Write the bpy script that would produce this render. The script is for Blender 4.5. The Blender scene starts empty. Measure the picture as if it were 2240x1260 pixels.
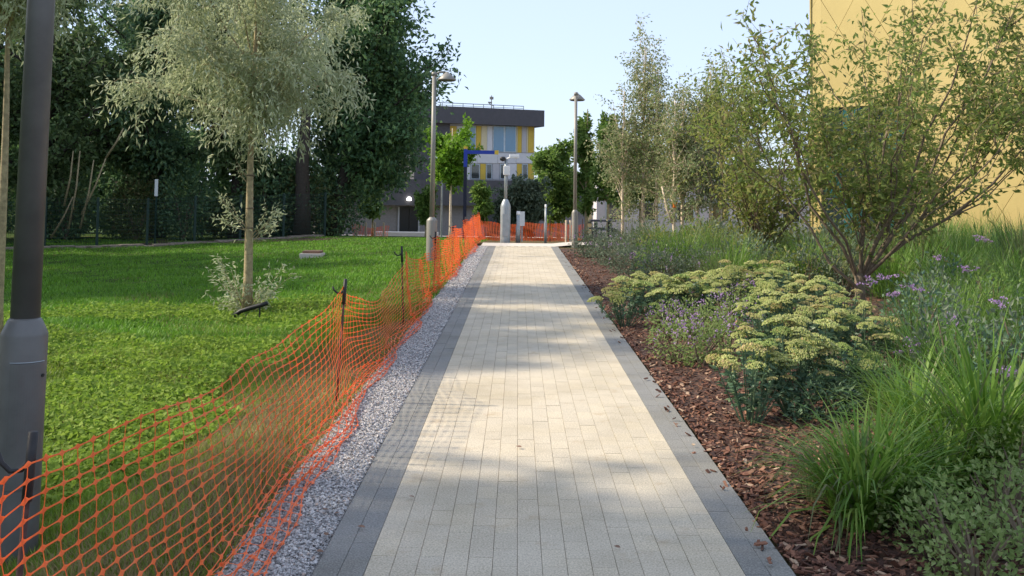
import bpy, math, random
import numpy as np
from mathutils import Vector, Matrix
R = math.radians
rnd = random.Random(7)
rng = np.random.default_rng(11)
scene = bpy.context.scene
col = scene.collection

# ------------------------------------------------------------------ camera
PITCH, ROLL, YAW, CAMH = R(3.5), R(0.7), R(0.376), 1.5
cam_d = bpy.data.cameras.new('camera'); cam_d.lens = 36; cam_d.sensor_width = 36
cam_d.sensor_fit = 'HORIZONTAL'; cam_d.shift_y = -0.1558; cam_d.clip_end = 3000; cam_d.clip_start = 0.05
cam = bpy.data.objects.new('camera', cam_d); col.objects.link(cam)
CM = Matrix.Translation((0, 0, CAMH)) @ Matrix.Rotation(YAW, 4, 'Z') @ Matrix.Rotation(math.pi/2 + PITCH, 4, 'X') @ Matrix.Rotation(ROLL, 4, 'Z')
cam.matrix_world = CM
scene.camera = cam

# ------------------------------------------------------------------ sky, sun, exposure
SUN_EL, SUN_DIR = R(38), Vector((-0.994, 0.10))           # horizontal direction TOWARDS the sun
sun_az = math.atan2(SUN_DIR.x, SUN_DIR.y)                # from +Y, clockwise
world = bpy.data.worlds.new('World'); scene.world = world; world.use_nodes = True
wn = world.node_tree.nodes; wl = world.node_tree.links
sky = wn.new('ShaderNodeTexSky'); sky.sky_type = 'NISHITA'; sky.sun_disc = False
sky.sun_elevation = SUN_EL; sky.sun_rotation = sun_az
sky.air_density = 0.85; sky.dust_density = 1.0; sky.ozone_density = 2.0
bg = wn['Background']; bg.inputs[1].default_value = 0.103
veil = wn.new('ShaderNodeMix'); veil.data_type = 'RGBA'; veil.inputs[0].default_value = .74      # thin even high haze over the whole sky
veil.inputs[7].default_value = (2.6, 3.0, 3.9, 1)
wl.new(sky.outputs[0], veil.inputs[6]); wl.new(veil.outputs[2], bg.inputs[0])
sun_d = bpy.data.lights.new('sun', 'SUN'); sun_d.energy = 2.15; sun_d.angle = R(1.6); sun_d.color = (1.0, 0.88, 0.71)
sun = bpy.data.objects.new('sun', sun_d); col.objects.link(sun)
sv = Vector((SUN_DIR.x*math.cos(SUN_EL), SUN_DIR.y*math.cos(SUN_EL), math.sin(SUN_EL)))
sun.rotation_euler = (-sv).to_track_quat('-Z', 'Y').to_euler(); sun.location = (-40, 20, 40)
scene.view_settings.view_transform = 'Standard'; scene.view_settings.look = 'None'
scene.view_settings.gamma = 1.0; scene.view_settings.use_curve_mapping = False
scene.view_settings.exposure = 1.55

# ------------------------------------------------------------------ helpers: where a picture point lies in the place
F = 2240.0
def ray(px, py):
    v = Vector(((px-1120)/F, (630-py)/F + cam_d.shift_y, -1.0))
    return (CM.to_3x3() @ v)
def at(px, py, Y):                     # point of that sight line at distance Y
    d = ray(px, py); t = Y/d.y
    return Vector((d.x*t, Y, CAMH + d.z*t))
def gp(px, py, z=0.0):                 # where it meets the level z
    d = ray(px, py); t = (z-CAMH)/d.z
    return Vector((d.x*t, d.y*t, z))
def sstep(a, b, x):
    t = np.clip((x-a)/(b-a), 0, 1); return t*t*(3-2*t)
def bumps(x, y):
    return 0.018*np.sin(x*2.1+y*1.3)+0.015*np.sin(x*0.9-y*1.7+1)+0.012*np.sin(3.7*x+2.9*y+2)
def zg(x, y):                          # terrain height
    x = np.asarray(x, float); y = np.asarray(y, float)
    fall = np.where(y > 30, -0.04*(np.minimum(y, 80)-30), 0.0)
    left = -0.02 - 0.30*sstep(1.15, 2.7, -x) - 0.05*np.clip(-x-2.7, 0, 12)
    left = left + bumps(x, y)*sstep(1.15, 1.9, -x)
    base = np.where(x < -1.15, left, -0.02)
    base = np.where((x >= -1.14) & (x <= 1.125) & (y < 30), -0.08, base)
    base = np.where(x > 1.125, -0.03+0.14*sstep(1.3, 3.2, x)*(1-sstep(20, 27, y)), base)
    return np.minimum(base, np.where(y > 30, fall-0.02, 9))
def zgf(x, y): return float(zg(x, y))

# ------------------------------------------------------------------ materials
MATS = {}
def newmat(name):
    m = bpy.data.materials.new(name); m.use_nodes = True
    nt = m.node_tree; b = nt.nodes['Principled BSDF']; return m, nt, b
def ramp(nt, stops):
    r = nt.nodes.new('ShaderNodeValToRGB'); e = r.color_ramp.elements
    while len(e) < len(stops): e.new(0.5)
    for k, (p, c) in enumerate(stops): e[k].position = p; e[k].color = (*c, 1)
    return r
def noise(nt, scale, detail=4, rough=.55, vec=None):
    n = nt.nodes.new('ShaderNodeTexNoise'); n.inputs['Scale'].default_value = scale
    n.inputs['Detail'].default_value = detail; n.inputs['Roughness'].default_value = rough
    if vec is not None: nt.links.new(vec, n.inputs['Vector'])
    return n
def geo(nt): return nt.nodes.new('ShaderNodeNewGeometry')
def mixc(nt, fac, a, b, mode='MIX'):
    m = nt.nodes.new('ShaderNodeMix'); m.data_type = 'RGBA'; m.blend_type = mode
    for sock, val in ((m.inputs[0], fac), (m.inputs[6], a), (m.inputs[7], b)):
        if hasattr(val, 'node'): nt.links.new(val, sock)
        elif isinstance(val, (int, float)): sock.default_value = val
        else: sock.default_value = (*val, 1)
    return m.outputs[2]
def bump(nt, b, h, strength=.3, dist=.01):
    n = nt.nodes.new('ShaderNodeBump'); n.inputs['Strength'].default_value = strength; n.inputs['Distance'].default_value = dist
    nt.links.new(h, n.inputs['Height']); nt.links.new(n.outputs[0], b.inputs['Normal'])
def plain(name, c, rough=.6, metal=0, var=.12, scale=6, spec=.4, bmp=0):
    m, nt, b = newmat(name); g = geo(nt)
    n = noise(nt, scale, 5, .6, g.outputs['Position'])
    d = tuple(x*(1-var) for x in c); l = tuple(min(1, x*(1+var)) for x in c)
    r = ramp(nt, [(.3, d), (.7, l)]); nt.links.new(n.outputs[0], r.inputs[0])
    nt.links.new(r.outputs[0], b.inputs['Base Color'])
    b.inputs['Roughness'].default_value = rough; b.inputs['Metallic'].default_value = metal
    b.inputs['Specular IOR Level'].default_value = spec
    if bmp: bump(nt, b, n.outputs[0], bmp, .004)
    MATS[name] = m; return m
def leafmat(name, c1, c2, trans=.35, rough=.5, c3=None, tint=None):
    m, nt, b = newmat(name); g = geo(nt)
    stops = [(0.0, c1), (0.6, c2)] + ([(1.0, c3)] if c3 else [])
    r = ramp(nt, stops); nt.links.new(g.outputs['Random Per Island'], r.inputs[0])
    n = noise(nt, 1.3, 3, .5, g.outputs['Position'])
    mr = nt.nodes.new('ShaderNodeMapRange'); nt.links.new(n.outputs[0], mr.inputs[0])
    mr.inputs[1].default_value = .3; mr.inputs[2].default_value = .7; mr.inputs[3].default_value = .75; mr.inputs[4].default_value = 1.25
    hs = nt.nodes.new('ShaderNodeHueSaturation'); nt.links.new(mr.outputs[0], hs.inputs['Value']); nt.links.new(r.outputs[0], hs.inputs['Color'])
    nt.links.new(hs.outputs[0], b.inputs['Base Color']); b.inputs['Roughness'].default_value = rough
    b.inputs['Specular IOR Level'].default_value = .3
    t = nt.nodes.new('ShaderNodeBsdfTranslucent')
    nt.links.new(mixc(nt, .35, hs.outputs[0], tint or tuple(min(1, x*1.6) for x in c2)), t.inputs[0])
    mx = nt.nodes.new('ShaderNodeMixShader'); mx.inputs[0].default_value = trans
    nt.links.new(b.outputs[0], mx.inputs[1]); nt.links.new(t.outputs[0], mx.inputs[2])
    nt.links.new(mx.outputs[0], nt.nodes['Material Output'].inputs[0])
    MATS[name] = m; return m

def paver(name, c, rnd_src, speck, stain=0.0):
    m, nt, b = newmat(name); g = geo(nt)
    if rnd_src == 'object':
        o = nt.nodes.new('ShaderNodeObjectInfo'); rv = o.outputs['Random']
    else: rv = g.outputs['Random Per Island']
    base = ramp(nt, [(0, tuple(x*.95 for x in c)), (.5, c), (1, (min(1, c[0]*1.04), c[1]*1.03, c[2]*1.0))]); nt.links.new(rv, base.inputs[0])
    n1 = noise(nt, 120, 3, .7, g.outputs['Position'])
    r1 = ramp(nt, [(.32, (speck[0],)*3), (.5, (1, 1, 1)), (.68, (speck[1],)*3)]); nt.links.new(n1.outputs[0], r1.inputs[0])
    c1 = mixc(nt, 1.0, base.outputs[0], r1.outputs[0], 'MULTIPLY')
    n2 = noise(nt, 1.1, 5, .65, g.outputs['Position'])
    r2 = ramp(nt, [(.32, (.72, .70, .64)), (.58, (1, 1, 1))]); nt.links.new(n2.outputs[0], r2.inputs[0])
    c2 = mixc(nt, .75, c1, r2.outputs[0], 'MULTIPLY')
    n3 = noise(nt, 4.5, 4, .6, g.outputs['Position'])
    r3 = ramp(nt, [(.60, (0, 0, 0)), (.74, (1, 1, 1))]); nt.links.new(n3.outputs[0], r3.inputs[0])
    mm = nt.nodes.new('ShaderNodeMath'); mm.operation = 'MULTIPLY'; mm.inputs[1].default_value = stain; nt.links.new(r3.outputs[0], mm.inputs[0])
    c3 = mixc(nt, mm.outputs[0], c2, (.36, .25, .13))
    nt.links.new(c3, b.inputs['Base Color']); b.inputs['Roughness'].default_value = .78; b.inputs['Specular IOR Level'].default_value = .25
    bump(nt, b, n1.outputs[0], .35, .003)
    MATS[name] = m; return m
LIGHT = (.55, .485, .37); DARK = (.235, .232, .215)
paver('paver_light_o', LIGHT, 'object', (.62, 1.30), .42); paver('paver_light_i', LIGHT, 'island', (.62, 1.30), .42)
paver('paver_dark_o', DARK, 'object', (.60, 1.5), .10); paver('paver_dark_i', DARK, 'island', (.60, 1.5), .10)
plain('joint_sand', (.27, .235, .18), .95, var=.3, scale=30)

def ground_mat():
    m, nt, b = newmat('lawn'); g = geo(nt); P = g.outputs['Position']
    n = noise(nt, 1.2, 6, .65, P); r = ramp(nt, [(.34, (.03, .060, .010)), (.56, (.055, .095, .016)), (.66, (.13, .12, .04)), (.8, (.17, .13, .065))])
    nt.links.new(n.outputs[0], r.inputs[0])
    n2 = noise(nt, 38, 4, .7, P); r2 = ramp(nt, [(.3, (.55,)*3), (.7, (1.3,)*3)]); nt.links.new(n2.outputs[0], r2.inputs[0])
    sx = nt.nodes.new('ShaderNodeSeparateXYZ'); nt.links.new(P, sx.inputs[0])
    mr = nt.nodes.new('ShaderNodeMapRange'); nt.links.new(sx.outputs[0], mr.inputs[0]); mr.inputs[1].default_value = -2.9; mr.inputs[2].default_value = -1.6; mr.inputs[4].default_value = .8
    soil = mixc(nt, mr.outputs[0], r.outputs[0], (.15, .105, .055))
    nt.links.new(mixc(nt, 1.0, soil, r2.outputs[0], 'MULTIPLY'), b.inputs['Base Color'])
    b.inputs['Roughness'].default_value = .95; b.inputs['Specular IOR Level'].default_value = .1
    bump(nt, b, n2.outputs[0], .8, .03); MATS['lawn'] = m
ground_mat()
def mulch_mat():
    m, nt, b = newmat('mulch_soil'); g = geo(nt); P = g.outputs['Position']
    v = nt.nodes.new('ShaderNodeTexVoronoi'); v.inputs['Scale'].default_value = 34; nt.links.new(P, v.inputs['Vector'])
    r = ramp(nt, [(0, (.022, .011, .007)), (.45, (.06, .028, .016)), (.8, (.13, .062, .036)), (1, (.20, .12, .075))]); nt.links.new(v.outputs['Color'], r.inputs[0])
    nt.links.new(r.outputs[0], b.inputs['Base Color']); b.inputs['Roughness'].default_value = .9
    bump(nt, b, v.outputs['Distance'], .9, .03); MATS['mulch_soil'] = m
mulch_mat()
def gravel_mat():
    m, nt, b = newmat('gravel_bed'); g = geo(nt); P = g.outputs['Position']
    v = nt.nodes.new('ShaderNodeTexVoronoi'); v.inputs['Scale'].default_value = 75; nt.links.new(P, v.inputs['Vector'])
    r = ramp(nt, [(0, (.17, .165, .16)), (.5, (.36, .35, .34)), (1, (.58, .56, .53))]); nt.links.new(v.outputs['Color'], r.inputs[0])
    nt.links.new(r.outputs[0], b.inputs['Base Color']); b.inputs['Roughness'].default_value = .85
    bump(nt, b, v.outputs['Distance'], 1, .012); MATS['gravel_bed'] = m
gravel_mat()
def island_mat(name, stops, rough=.8):
    m, nt, b = newmat(name); g = geo(nt); r = ramp(nt, stops); nt.links.new(g.outputs['Random Per Island'], r.inputs[0])
    n = noise(nt, 90, 3, .6, g.outputs['Position']); r2 = ramp(nt, [(.3, (.75,)*3), (.7, (1.2,)*3)]); nt.links.new(n.outputs[0], r2.inputs[0])
    nt.links.new(mixc(nt, 1, r.outputs[0], r2.outputs[0], 'MULTIPLY'), b.inputs['Base Color']); b.inputs['Roughness'].default_value = rough
    MATS[name] = m
island_mat('stone', [(0, (.20, .195, .19)), (.35, (.40, .39, .38)), (.7, (.55, .53, .51)), (.92, (.66, .63, .58)), (1, (.40, .29, .23))])
island_mat('bark_chip', [(0, (.045, .02, .013)), (.35, (.11, .045, .026)), (.7, (.19, .08, .045)), (.9, (.28, .145, .085)), (1, (.45, .33, .22))], .85)
leafmat('blade_lawn', (.12, .20, .014), (.19, .30, .024), .4, .5, (.32, .38, .07))
leafmat('blade_far', (0.0834, 0.2084, 0.0167), (0.1334, 0.2917, 0.0233), .35, .55, (0.2001, 0.3502, 0.0416))
leafmat('clover', (.11, .19, .02), (.20, .31, .04), .42, .75, (.32, .42, .08))
leafmat('straw', (.20, .16, .06), (.32, .26, .11), .25, .7, (.26, .16, .09))
leafmat('leaf_dark', (0.0549, 0.1148, 0.05), (0.0998, 0.1897, 0.0749), .3, .5, (0.187, 0.2871, 0.0848))
leafmat('leaf_dark2', (0.0648, 0.1298, 0.0699), (0.1198, 0.2096, 0.0948), .3, .5, (0.2246, 0.2995, 0.1049))
leafmat('leaf_dark3', (0.066, 0.108, 0.042), (0.108, 0.168, 0.06), .35, .5, (0.168, 0.216, 0.078))
leafmat('leaf_under', (0.042, 0.07, 0.0224), (0.112, 0.14, 0.042), .25, .6, (0.126, 0.098, 0.042))
leafmat('leaf_silver', (.25, .29, .15), (.42, .46, .27), .42, .5, (.60, .63, .45))
leafmat('leaf_amel', (.115, .175, .04), (.21, .27, .065), .5, .45, (.34, .27, .11))
leafmat('leaf_amel2', (.13, .18, .035), (.23, .275, .065), .5, .45, (.35, .28, .11))
leafmat('leaf_birch', (0.1256, 0.1842, 0.0753), (0.2511, 0.3014, 0.134), .45, .45, (0.5023, 0.4521, 0.2679))
leafmat('leaf_bright', (0.0875, 0.1875, 0.015), (0.1625, 0.3125, 0.025), .4, .45, (0.25, 0.4, 0.05))
leafmat('leaf_mid', (0.0817, 0.1559, 0.0327), (0.1485, 0.245, 0.052), .45, .5, (0.2525, 0.3416, 0.0891))
leafmat('leaf_grey', (0.079, 0.1141, 0.0702), (0.1316, 0.1755, 0.1053), .3, .55, (0.2106, 0.2457, 0.158))
leafmat('leaf_sedum', (0.065, 0.13, 0.078), (0.117, 0.195, 0.1105), .2, .4, (0.169, 0.247, 0.13))
leafmat('floret', (.30, .37, .10), (.45, .48, .16), .25, .6, (.54, .51, .23))
leafmat('floret_green', (.17, .26, .06), (.28, .36, .09), .25, .6, (.40, .43, .14))
leafmat('floret_pink', (.34, .35, .10), (.47, .42, .15), .25, .6, (.48, .33, .19))
leafmat('purple', (.28, .17, .34), (.42, .27, .48), .3, .6, (.52, .38, .54))
leafmat('blade_bed', (.075, .165, .02), (.145, .27, .035), .4, .45, (.27, .37, .08))
leafmat('blade_deep', (.055, .135, .022), (.105, .205, .035), .38, .45, (.18, .28, .06))
leafmat('blade_pale', (.10, .14, .05), (.17, .20, .08), .35, .5, (.28, .25, .13))
leafmat('leaf_catmint', (.13, .20, .055), (.22, .30, .09), .38, .65, (.32, .38, .16))
plain('bark_pale', (.34, .27, .15), .85, var=.35, scale=18, bmp=.5)
plain('bark_dark', (.05, .04, .03), .9, var=.3, scale=10, bmp=.5)
plain('bark_stem', (.17, .13, .085), .85, var=.35, scale=20, bmp=.4)
plain('bark_birch', (.68, .55, .40), .8, var=.3, scale=14, bmp=.3)
plain('lamp_paint', (.15, .147, .138), .48, .3, var=.16, scale=5)
plain('lamp_far_paint', (.27, .255, .22), .5, .2, var=.06, scale=3)
plain('lamp_under', (.06, .06, .06), .5)
plain('galvanised', (.34, .37, .38), .45, .4, var=.12, scale=7)
plain('white_plastic', (.75, .75, .74), .4, var=.04)
plain('black_steel', (.03, .028, .028), .55, .2, var=.3, scale=30)
plain('rust_steel', (.07, .035, .028), .75, .1, var=.4, scale=40)
plain('rubber', (.012, .012, .013), .5, var=.1)
plain('blue_paint', (.02, .05, .36), .4, var=.06); plain('navy_paint', (.008, .010, .03), .4)
plain('yellow_paint', (.75, .5, .06), .5)
plain('dark_cladding', (.085, .082, .092), .7, var=.08, scale=3)
plain('grey_brick', (.30, .27, .265), .9, var=.10, scale=8)
plain('door_black', (.012, .015, .022), .4, var=.05)
plain('panel_white', (.62, .62, .64), .55, var=.04); plain('panel_grey', (.46, .45, .47), .55, var=.04)
plain('panel_yellow', (.60, .42, .055), .5, var=.06); plain('panel_pale', (.64, .56, .36), .5, var=.05)
plain('frame_pale', (.50, .58, .63), .4)
plain('concrete', (.48, .44, .37), .85, var=.12, scale=2, bmp=.2)
plain('concrete_pale', (.58, .52, .44), .85, var=.08, scale=1.2)
plain('edging', (.26, .215, .165), .9, var=.35, scale=9, bmp=.5)
plain('fence_green', (.008, .032, .024), .5, var=.1)
plain('render_pale', (.60, .57, .60), .8, var=.05, scale=1)
plain('slate', (.05, .05, .06), .7)
plain('rust_cover', (.20, .115, .075), .85, var=.3, scale=16)
plain('orange_tape', (.85, .22, .03), .5)
def glassm(name, c, rough=.08):
    m, nt, b = newmat(name); b.inputs['Base Color'].default_value = (*c, 1); b.inputs['Roughness'].default_value = rough
    b.inputs['Metallic'].default_value = 0.0; b.inputs['Specular IOR Level'].default_value = .9; b.inputs['Coat Weight'].default_value = .6; MATS[name] = m
glassm('glass_blue', (.08, .22, .36), .25); glassm('glass_dark', (.018, .03, .032)); glassm('glass_teal', (.02, .10, .10))
def facade_yellow():
    m, nt, b = newmat('gold_cladding'); o = nt.nodes.new('ShaderNodeObjectInfo'); g = geo(nt)
    r = ramp(nt, [(0, (.45, .355, .125)), (1, (.50, .395, .15))]); nt.links.new(o.outputs['Random'], r.inputs[0])
    n = noise(nt, .7, 4, .6, g.outputs['Position']); r2 = ramp(nt, [(.3, (.93,)*3), (.7, (1.04,)*3)]); nt.links.new(n.outputs[0], r2.inputs[0])
    nt.links.new(mixc(nt, 1, r.outputs[0], r2.outputs[0], 'MULTIPLY'), b.inputs['Base Color'])
    b.inputs['Roughness'].default_value = .5; b.inputs['Metallic'].default_value = .15; MATS['gold_cladding'] = m
facade_yellow(); plain('gold_joint', (.32, .24, .085), .8)
def netm():
    m, nt, b = newmat('orange_net'); b.inputs['Base Color'].default_value = (1.0, .23, .06, 1); b.inputs['Roughness'].default_value = .4
    g = geo(nt); n_ = noise(nt, 5, 5, .65, g.outputs['Position']); r_ = ramp(nt, [(.3, (.90, .20, .05)), (.55, (1.0, .27, .075)), (.75, (1.0, .36, .14))]); nt.links.new(n_.outputs[0], r_.inputs[0]); nt.links.new(r_.outputs[0], b.inputs['Base Color'])
    t = nt.nodes.new('ShaderNodeBsdfTranslucent'); t.inputs[0].default_value = (1, .34, .10, 1)
    mx = nt.nodes.new('ShaderNodeMixShader'); mx.inputs[0].default_value = .45
    nt.links.new(b.outputs[0], mx.inputs[1]); nt.links.new(t.outputs[0], mx.inputs[2]); nt.links.new(mx.outputs[0], nt.nodes['Material Output'].inputs[0]); MATS['orange_net'] = m
netm()
def lampglow():
    m, nt, b = newmat('lamp_glow'); b.inputs['Base Color'].default_value = (.9, .9, .9, 1); b.inputs['Emission Color'].default_value = (1, .97, .9, 1); b.inputs['Emission Strength'].default_value = 2; MATS['lamp_glow'] = m
lampglow()

# ------------------------------------------------------------------ helpers: objects
def tag(o, label=None, cat=None, group=None, kind=None):
    if label: o['label'] = label
    if cat: o['category'] = cat
    if group: o['group'] = group
    if kind: o['kind'] = kind
    return o
def empty(name, loc, rz=0):
    o = bpy.data.objects.new(name, None); col.objects.link(o); o.location = loc; o.rotation_euler = (0, 0, rz)
    o.empty_display_size = .1; return o
def link(name, me, mat, parent=None):
    me.materials.clear(); me.materials.append(MATS[mat])
    o = bpy.data.objects.new(name, me); col.objects.link(o)
    if parent: o.parent = parent
    return o
def mesh_np(name, V, faces, smooth=False):
    """V (n,3); faces: list of (m,k) index arrays"""
    me = bpy.data.meshes.new(name); V = np.asarray(V, np.float32)
    me.vertices.add(len(V)); me.vertices.foreach_set('co', V.ravel())
    loops = np.concatenate([f.ravel() for f in faces]).astype(np.int32)
    tot = np.concatenate([np.full(len(f), f.shape[1], np.int32) for f in faces])
    st = np.concatenate([[0], np.cumsum(tot)[:-1]]).astype(np.int32)
    me.loops.add(len(loops)); me.loops.foreach_set('vertex_index', loops)
    me.polygons.add(len(tot)); me.polygons.foreach_set('loop_start', st); me.polygons.foreach_set('loop_total', tot)
    me.polygons.foreach_set('use_smooth', np.full(len(tot), smooth))
    me.update(calc_edges=True); return me
class MB:
    def __init__(s): s.v = []; s.f = []
    def box(s, c, d, rz=0, M=None, bev=0):
        x, y, z = d[0]/2, d[1]/2, d[2]/2; n = len(s.v)
        M2 = M or Matrix.Rotation(rz, 3, 'Z')
        if bev:
            b = bev
            ring = lambda zz, ins: [(-x+ins, -y+b+ins*0, zz), (-x+b+ins*0, -y+ins, zz), (x-b, -y+ins, zz), (x-ins, -y+b, zz), (x-ins, y-b, zz), (x-b, y-ins, zz), (-x+b, y-ins, zz), (-x+ins, y-b, zz)]
            rs = [ring(-z, b*.5), ring(-z+b, 0), ring(z-b, 0), ring(z, b*.5)]
            for r_ in rs:
                for p in r_: s.v.append(tuple(Vector(c)+M2 @ Vector(p)))
            for k in range(3):
                for j in range(8): s.f.append((n+k*8+j, n+k*8+(j+1) % 8, n+(k+1)*8+(j+1) % 8, n+(k+1)*8+j))
            s.f.append(tuple(n+j for j in reversed(range(8)))); s.f.append(tuple(n+24+j for j in range(8)))
            return s
        for p in ((-x, -y, -z), (x, -y, -z), (x, y, -z), (-x, y, -z), (-x, -y, z), (x, -y, z), (x, y, z), (-x, y, z)):
            s.v.append(tuple(Vector(c)+M2 @ Vector(p)))
        for q in ((0, 3, 2, 1), (4, 5, 6, 7), (0, 1, 5, 4), (1, 2, 6, 5), (2, 3, 7, 6), (3, 0, 4, 7)): s.f.append(tuple(n+i for i in q))
        return s
    def tube(s, pts, rad, n=8, cap=True):
        pts = [Vector(p) for p in pts]; m = len(pts); b0 = len(s.v)
        up = Vector((0, 0, 1)); ref = None
        for i, p in enumerate(pts):
            t = (pts[min(i+1, m-1)]-pts[max(i-1, 0)])
            t = t.normalized() if t.length > 1e-9 else up
            if ref is None: ref = t.orthogonal().normalized()
            ref = (ref-t*ref.dot(t)); ref = ref.normalized() if ref.length > 1e-6 else t.orthogonal().normalized()
            w = t.cross(ref); r_ = rad[i] if hasattr(rad, '__len__') else rad
            for k in range(n):
                a = 2*math.pi*k/n; s.v.append(tuple(p+(ref*math.cos(a)+w*math.sin(a))*r_))
        for i in range(m-1):
            for k in range(n):
                s.f.append((b0+i*n+k, b0+i*n+(k+1) % n, b0+(i+1)*n+(k+1) % n, b0+(i+1)*n+k))
        if cap: s.f.append(tuple(b0+k for k in reversed(range(n)))); s.f.append(tuple(b0+(m-1)*n+k for k in range(n)))
        return s
    def lathe(s, prof, n=24, c=(0, 0, 0)):
        b0 = len(s.v)
        for r_, z in prof:
            for k in range(n):
                a = 2*math.pi*k/n; s.v.append((c[0]+r_*math.cos(a), c[1]+r_*math.sin(a), c[2]+z))
        for i in range(len(prof)-1):
            for k in range(n): s.f.append((b0+i*n+k, b0+i*n+(k+1) % n, b0+(i+1)*n+(k+1) % n, b0+(i+1)*n+k))
        s.f.append(tuple(b0+k for k in reversed(range(n)))); s.f.append(tuple(b0+(len(prof)-1)*n+k for k in range(n)))
        return s
    def poly(s, pts, depth):            # extruded polygon: pts list of Vector, depth Vector
        b0 = len(s.v); n = len(pts)
        for p in pts: s.v.append(tuple(p))
        for p in pts: s.v.append(tuple(Vector(p)+depth))
        s.f.append(tuple(b0+i for i in range(n))); s.f.append(tuple(b0+n+i for i in reversed(range(n))))
        for i in range(n): s.f.append((b0+i, b0+n+i, b0+n+(i+1) % n, b0+(i+1) % n))
        return s
    def mesh(s, name, smooth=False):
        me = bpy.data.meshes.new(name); me.from_pydata(s.v, [], s.f)
        if smooth:
            me.polygons.foreach_set('use_smooth', np.ones(len(me.polygons), bool))
        me.update(); return me
    def build(s, name, mat, parent=None, smooth=False):
        o = link(name, s.mesh(name, smooth), mat, parent)
        return o
def unit(v): return v/np.maximum(np.linalg.norm(v, axis=1, keepdims=True), 1e-9)
def leaves(name, P, D, L, W, mat, parent=None, fold=.15, droop=.1, kind=None):
    """kite-shaped folded leaves: P base points, D direction along the leaf"""
    N = len(P); P = np.asarray(P); D = unit(np.asarray(D)); L = np.broadcast_to(L, (N,))[:, None]; W = np.broadcast_to(W, (N,))[:, None]
    S = unit(np.cross(D, unit(rng.normal(size=(N, 3))+np.array([0, 0, .8])))); U = np.cross(S, D)
    V = np.stack([P, P+D*L*.42+S*W*.5+U*W*fold, P+D*L-U*L*droop, P+D*L*.42-S*W*.5+U*W*fold], 1).reshape(-1, 3)
    f = np.arange(N*4).reshape(N, 4)
    return link(name, mesh_np(name, V, [f]), mat, parent)
def blades(name, P, az, L, W, tilt, bend, mat, parent=None, seg=3, twist=0):
    """tapering arching blades; tilt: lean at the root, bend: how far it bows over"""
    N = len(P); P = np.asarray(P); b = lambda x: np.broadcast_to(x, (N,))
    az, L, W, tilt, bend = map(b, (az, L, W, tilt, bend))
    H = np.stack([np.cos(az), np.sin(az), 0*az], 1); S = np.stack([-np.sin(az+twist), np.cos(az+twist), 0*az], 1)
    pts = []; p = P.copy(); a = tilt.copy()
    pts.append(p.copy())
    for k in range(seg):
        p = p+(H*np.sin(a)[:, None]+np.array([0, 0, 1])*np.cos(a)[:, None])*(L/seg)[:, None]; pts.append(p.copy()); a = a+bend/seg
    cols = []
    for k in range(seg):
        w = (W*(1-(k/seg)**1.6)*(.75 if k == 0 else 1))[:, None]/2
        cols += [pts[k]-S*w, pts[k]+S*w]
    cols.append(pts[seg]); V = np.stack(cols, 1); m = V.shape[1]; base = (np.arange(N)*m)[:, None]
    q = [base+np.array([[2*k, 2*k+1, 2*k+3, 2*k+2]]) for k in range(seg-1)]
    t = base+np.array([[2*seg-2, 2*seg-1, 2*seg]])
    fs = ([np.concatenate(q)] if q else [])+[t]
    return link(name, mesh_np(name, V.reshape(-1, 3), fs), mat, parent)
def struct(o): o['kind'] = 'structure'; return o

# ------------------------------------------------------------------ the ground: one sheet to the horizon
xs = np.unique(np.concatenate([[-900, -400, -200, -120, -80, -60, -45, -35], np.arange(-28, -8, 1.), np.arange(-8, -1.2, .3), [-1.16, -1.145, -1.135, 0, 1.12, 1.13, 1.3], np.arange(1.6, 8, .4), np.arange(8, 30, 2.), [40, 60, 100, 200, 400, 900]]))
ys = np.unique(np.concatenate([[-60, -30, -15, -8, -4], np.arange(-2, 18, .4), np.arange(18, 50, 1.), [29.99, 30.01], np.arange(50, 90, 4.), [100, 130, 180, 260, 400, 700, 1500]]))
GX, GY = np.meshgrid(xs, ys); GZ = zg(GX, GY); nx, ny = len(xs), len(ys)
idx = np.arange(nx*ny).reshape(ny, nx)
gf = np.stack([idx[:-1, :-1], idx[:-1, 1:], idx[1:, 1:], idx[1:, :-1]], -1).reshape(-1, 4)
struct(link('ground', mesh_np('ground', np.stack([GX, GY, GZ], -1).reshape(-1, 3), [gf], True), 'lawn'))

def sheet(name, x0, x1, y0, y1, dz, mat, dx=1., dy=1.):
    xa = np.linspace(x0, x1, max(2, int((x1-x0)/dx)+1)); ya = np.linspace(y0, y1, max(2, int((y1-y0)/dy)+1))
    X, Y = np.meshgrid(xa, ya); Z = zg(X, Y)+dz; i = np.arange(X.size).reshape(X.shape)
    f = np.stack([i[:-1, :-1], i[:-1, 1:], i[1:, 1:], i[1:, :-1]], -1).reshape(-1, 4)
    return struct(link(name, mesh_np(name, np.stack([X, Y, Z], -1).reshape(-1, 3), [f], True), mat))
bed = sheet('planting_bed', 1.135, 9.5, -1, 27.4, .022, 'mulch_soil', .35, .5)
PX0, PX1 = -.585, .915                                    # light strip: 15 courses of 0.1 m
path_base = MB().box((.165, 13.0, -.045), (1.9, 30.4, .05)).build('footpath', 'joint_sand'); struct(path_base)
gbed = struct(MB().box((-.965, 13.0, -.040), (.345, 30.4, .056)).build('gravel_strip', 'gravel_bed'))
PEND = 28.2
sheet('cross_path', -1.0, 5.5, PEND, 29.9, .075, 'concrete_pale', .5, .3)
sheet('forecourt', 5.5, 10.2, 27.6, 44, .06, 'concrete_pale', 1, 1)
sheet('roadway', -16, 3, 58, 68, .03, 'concrete', 2, 2)

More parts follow.
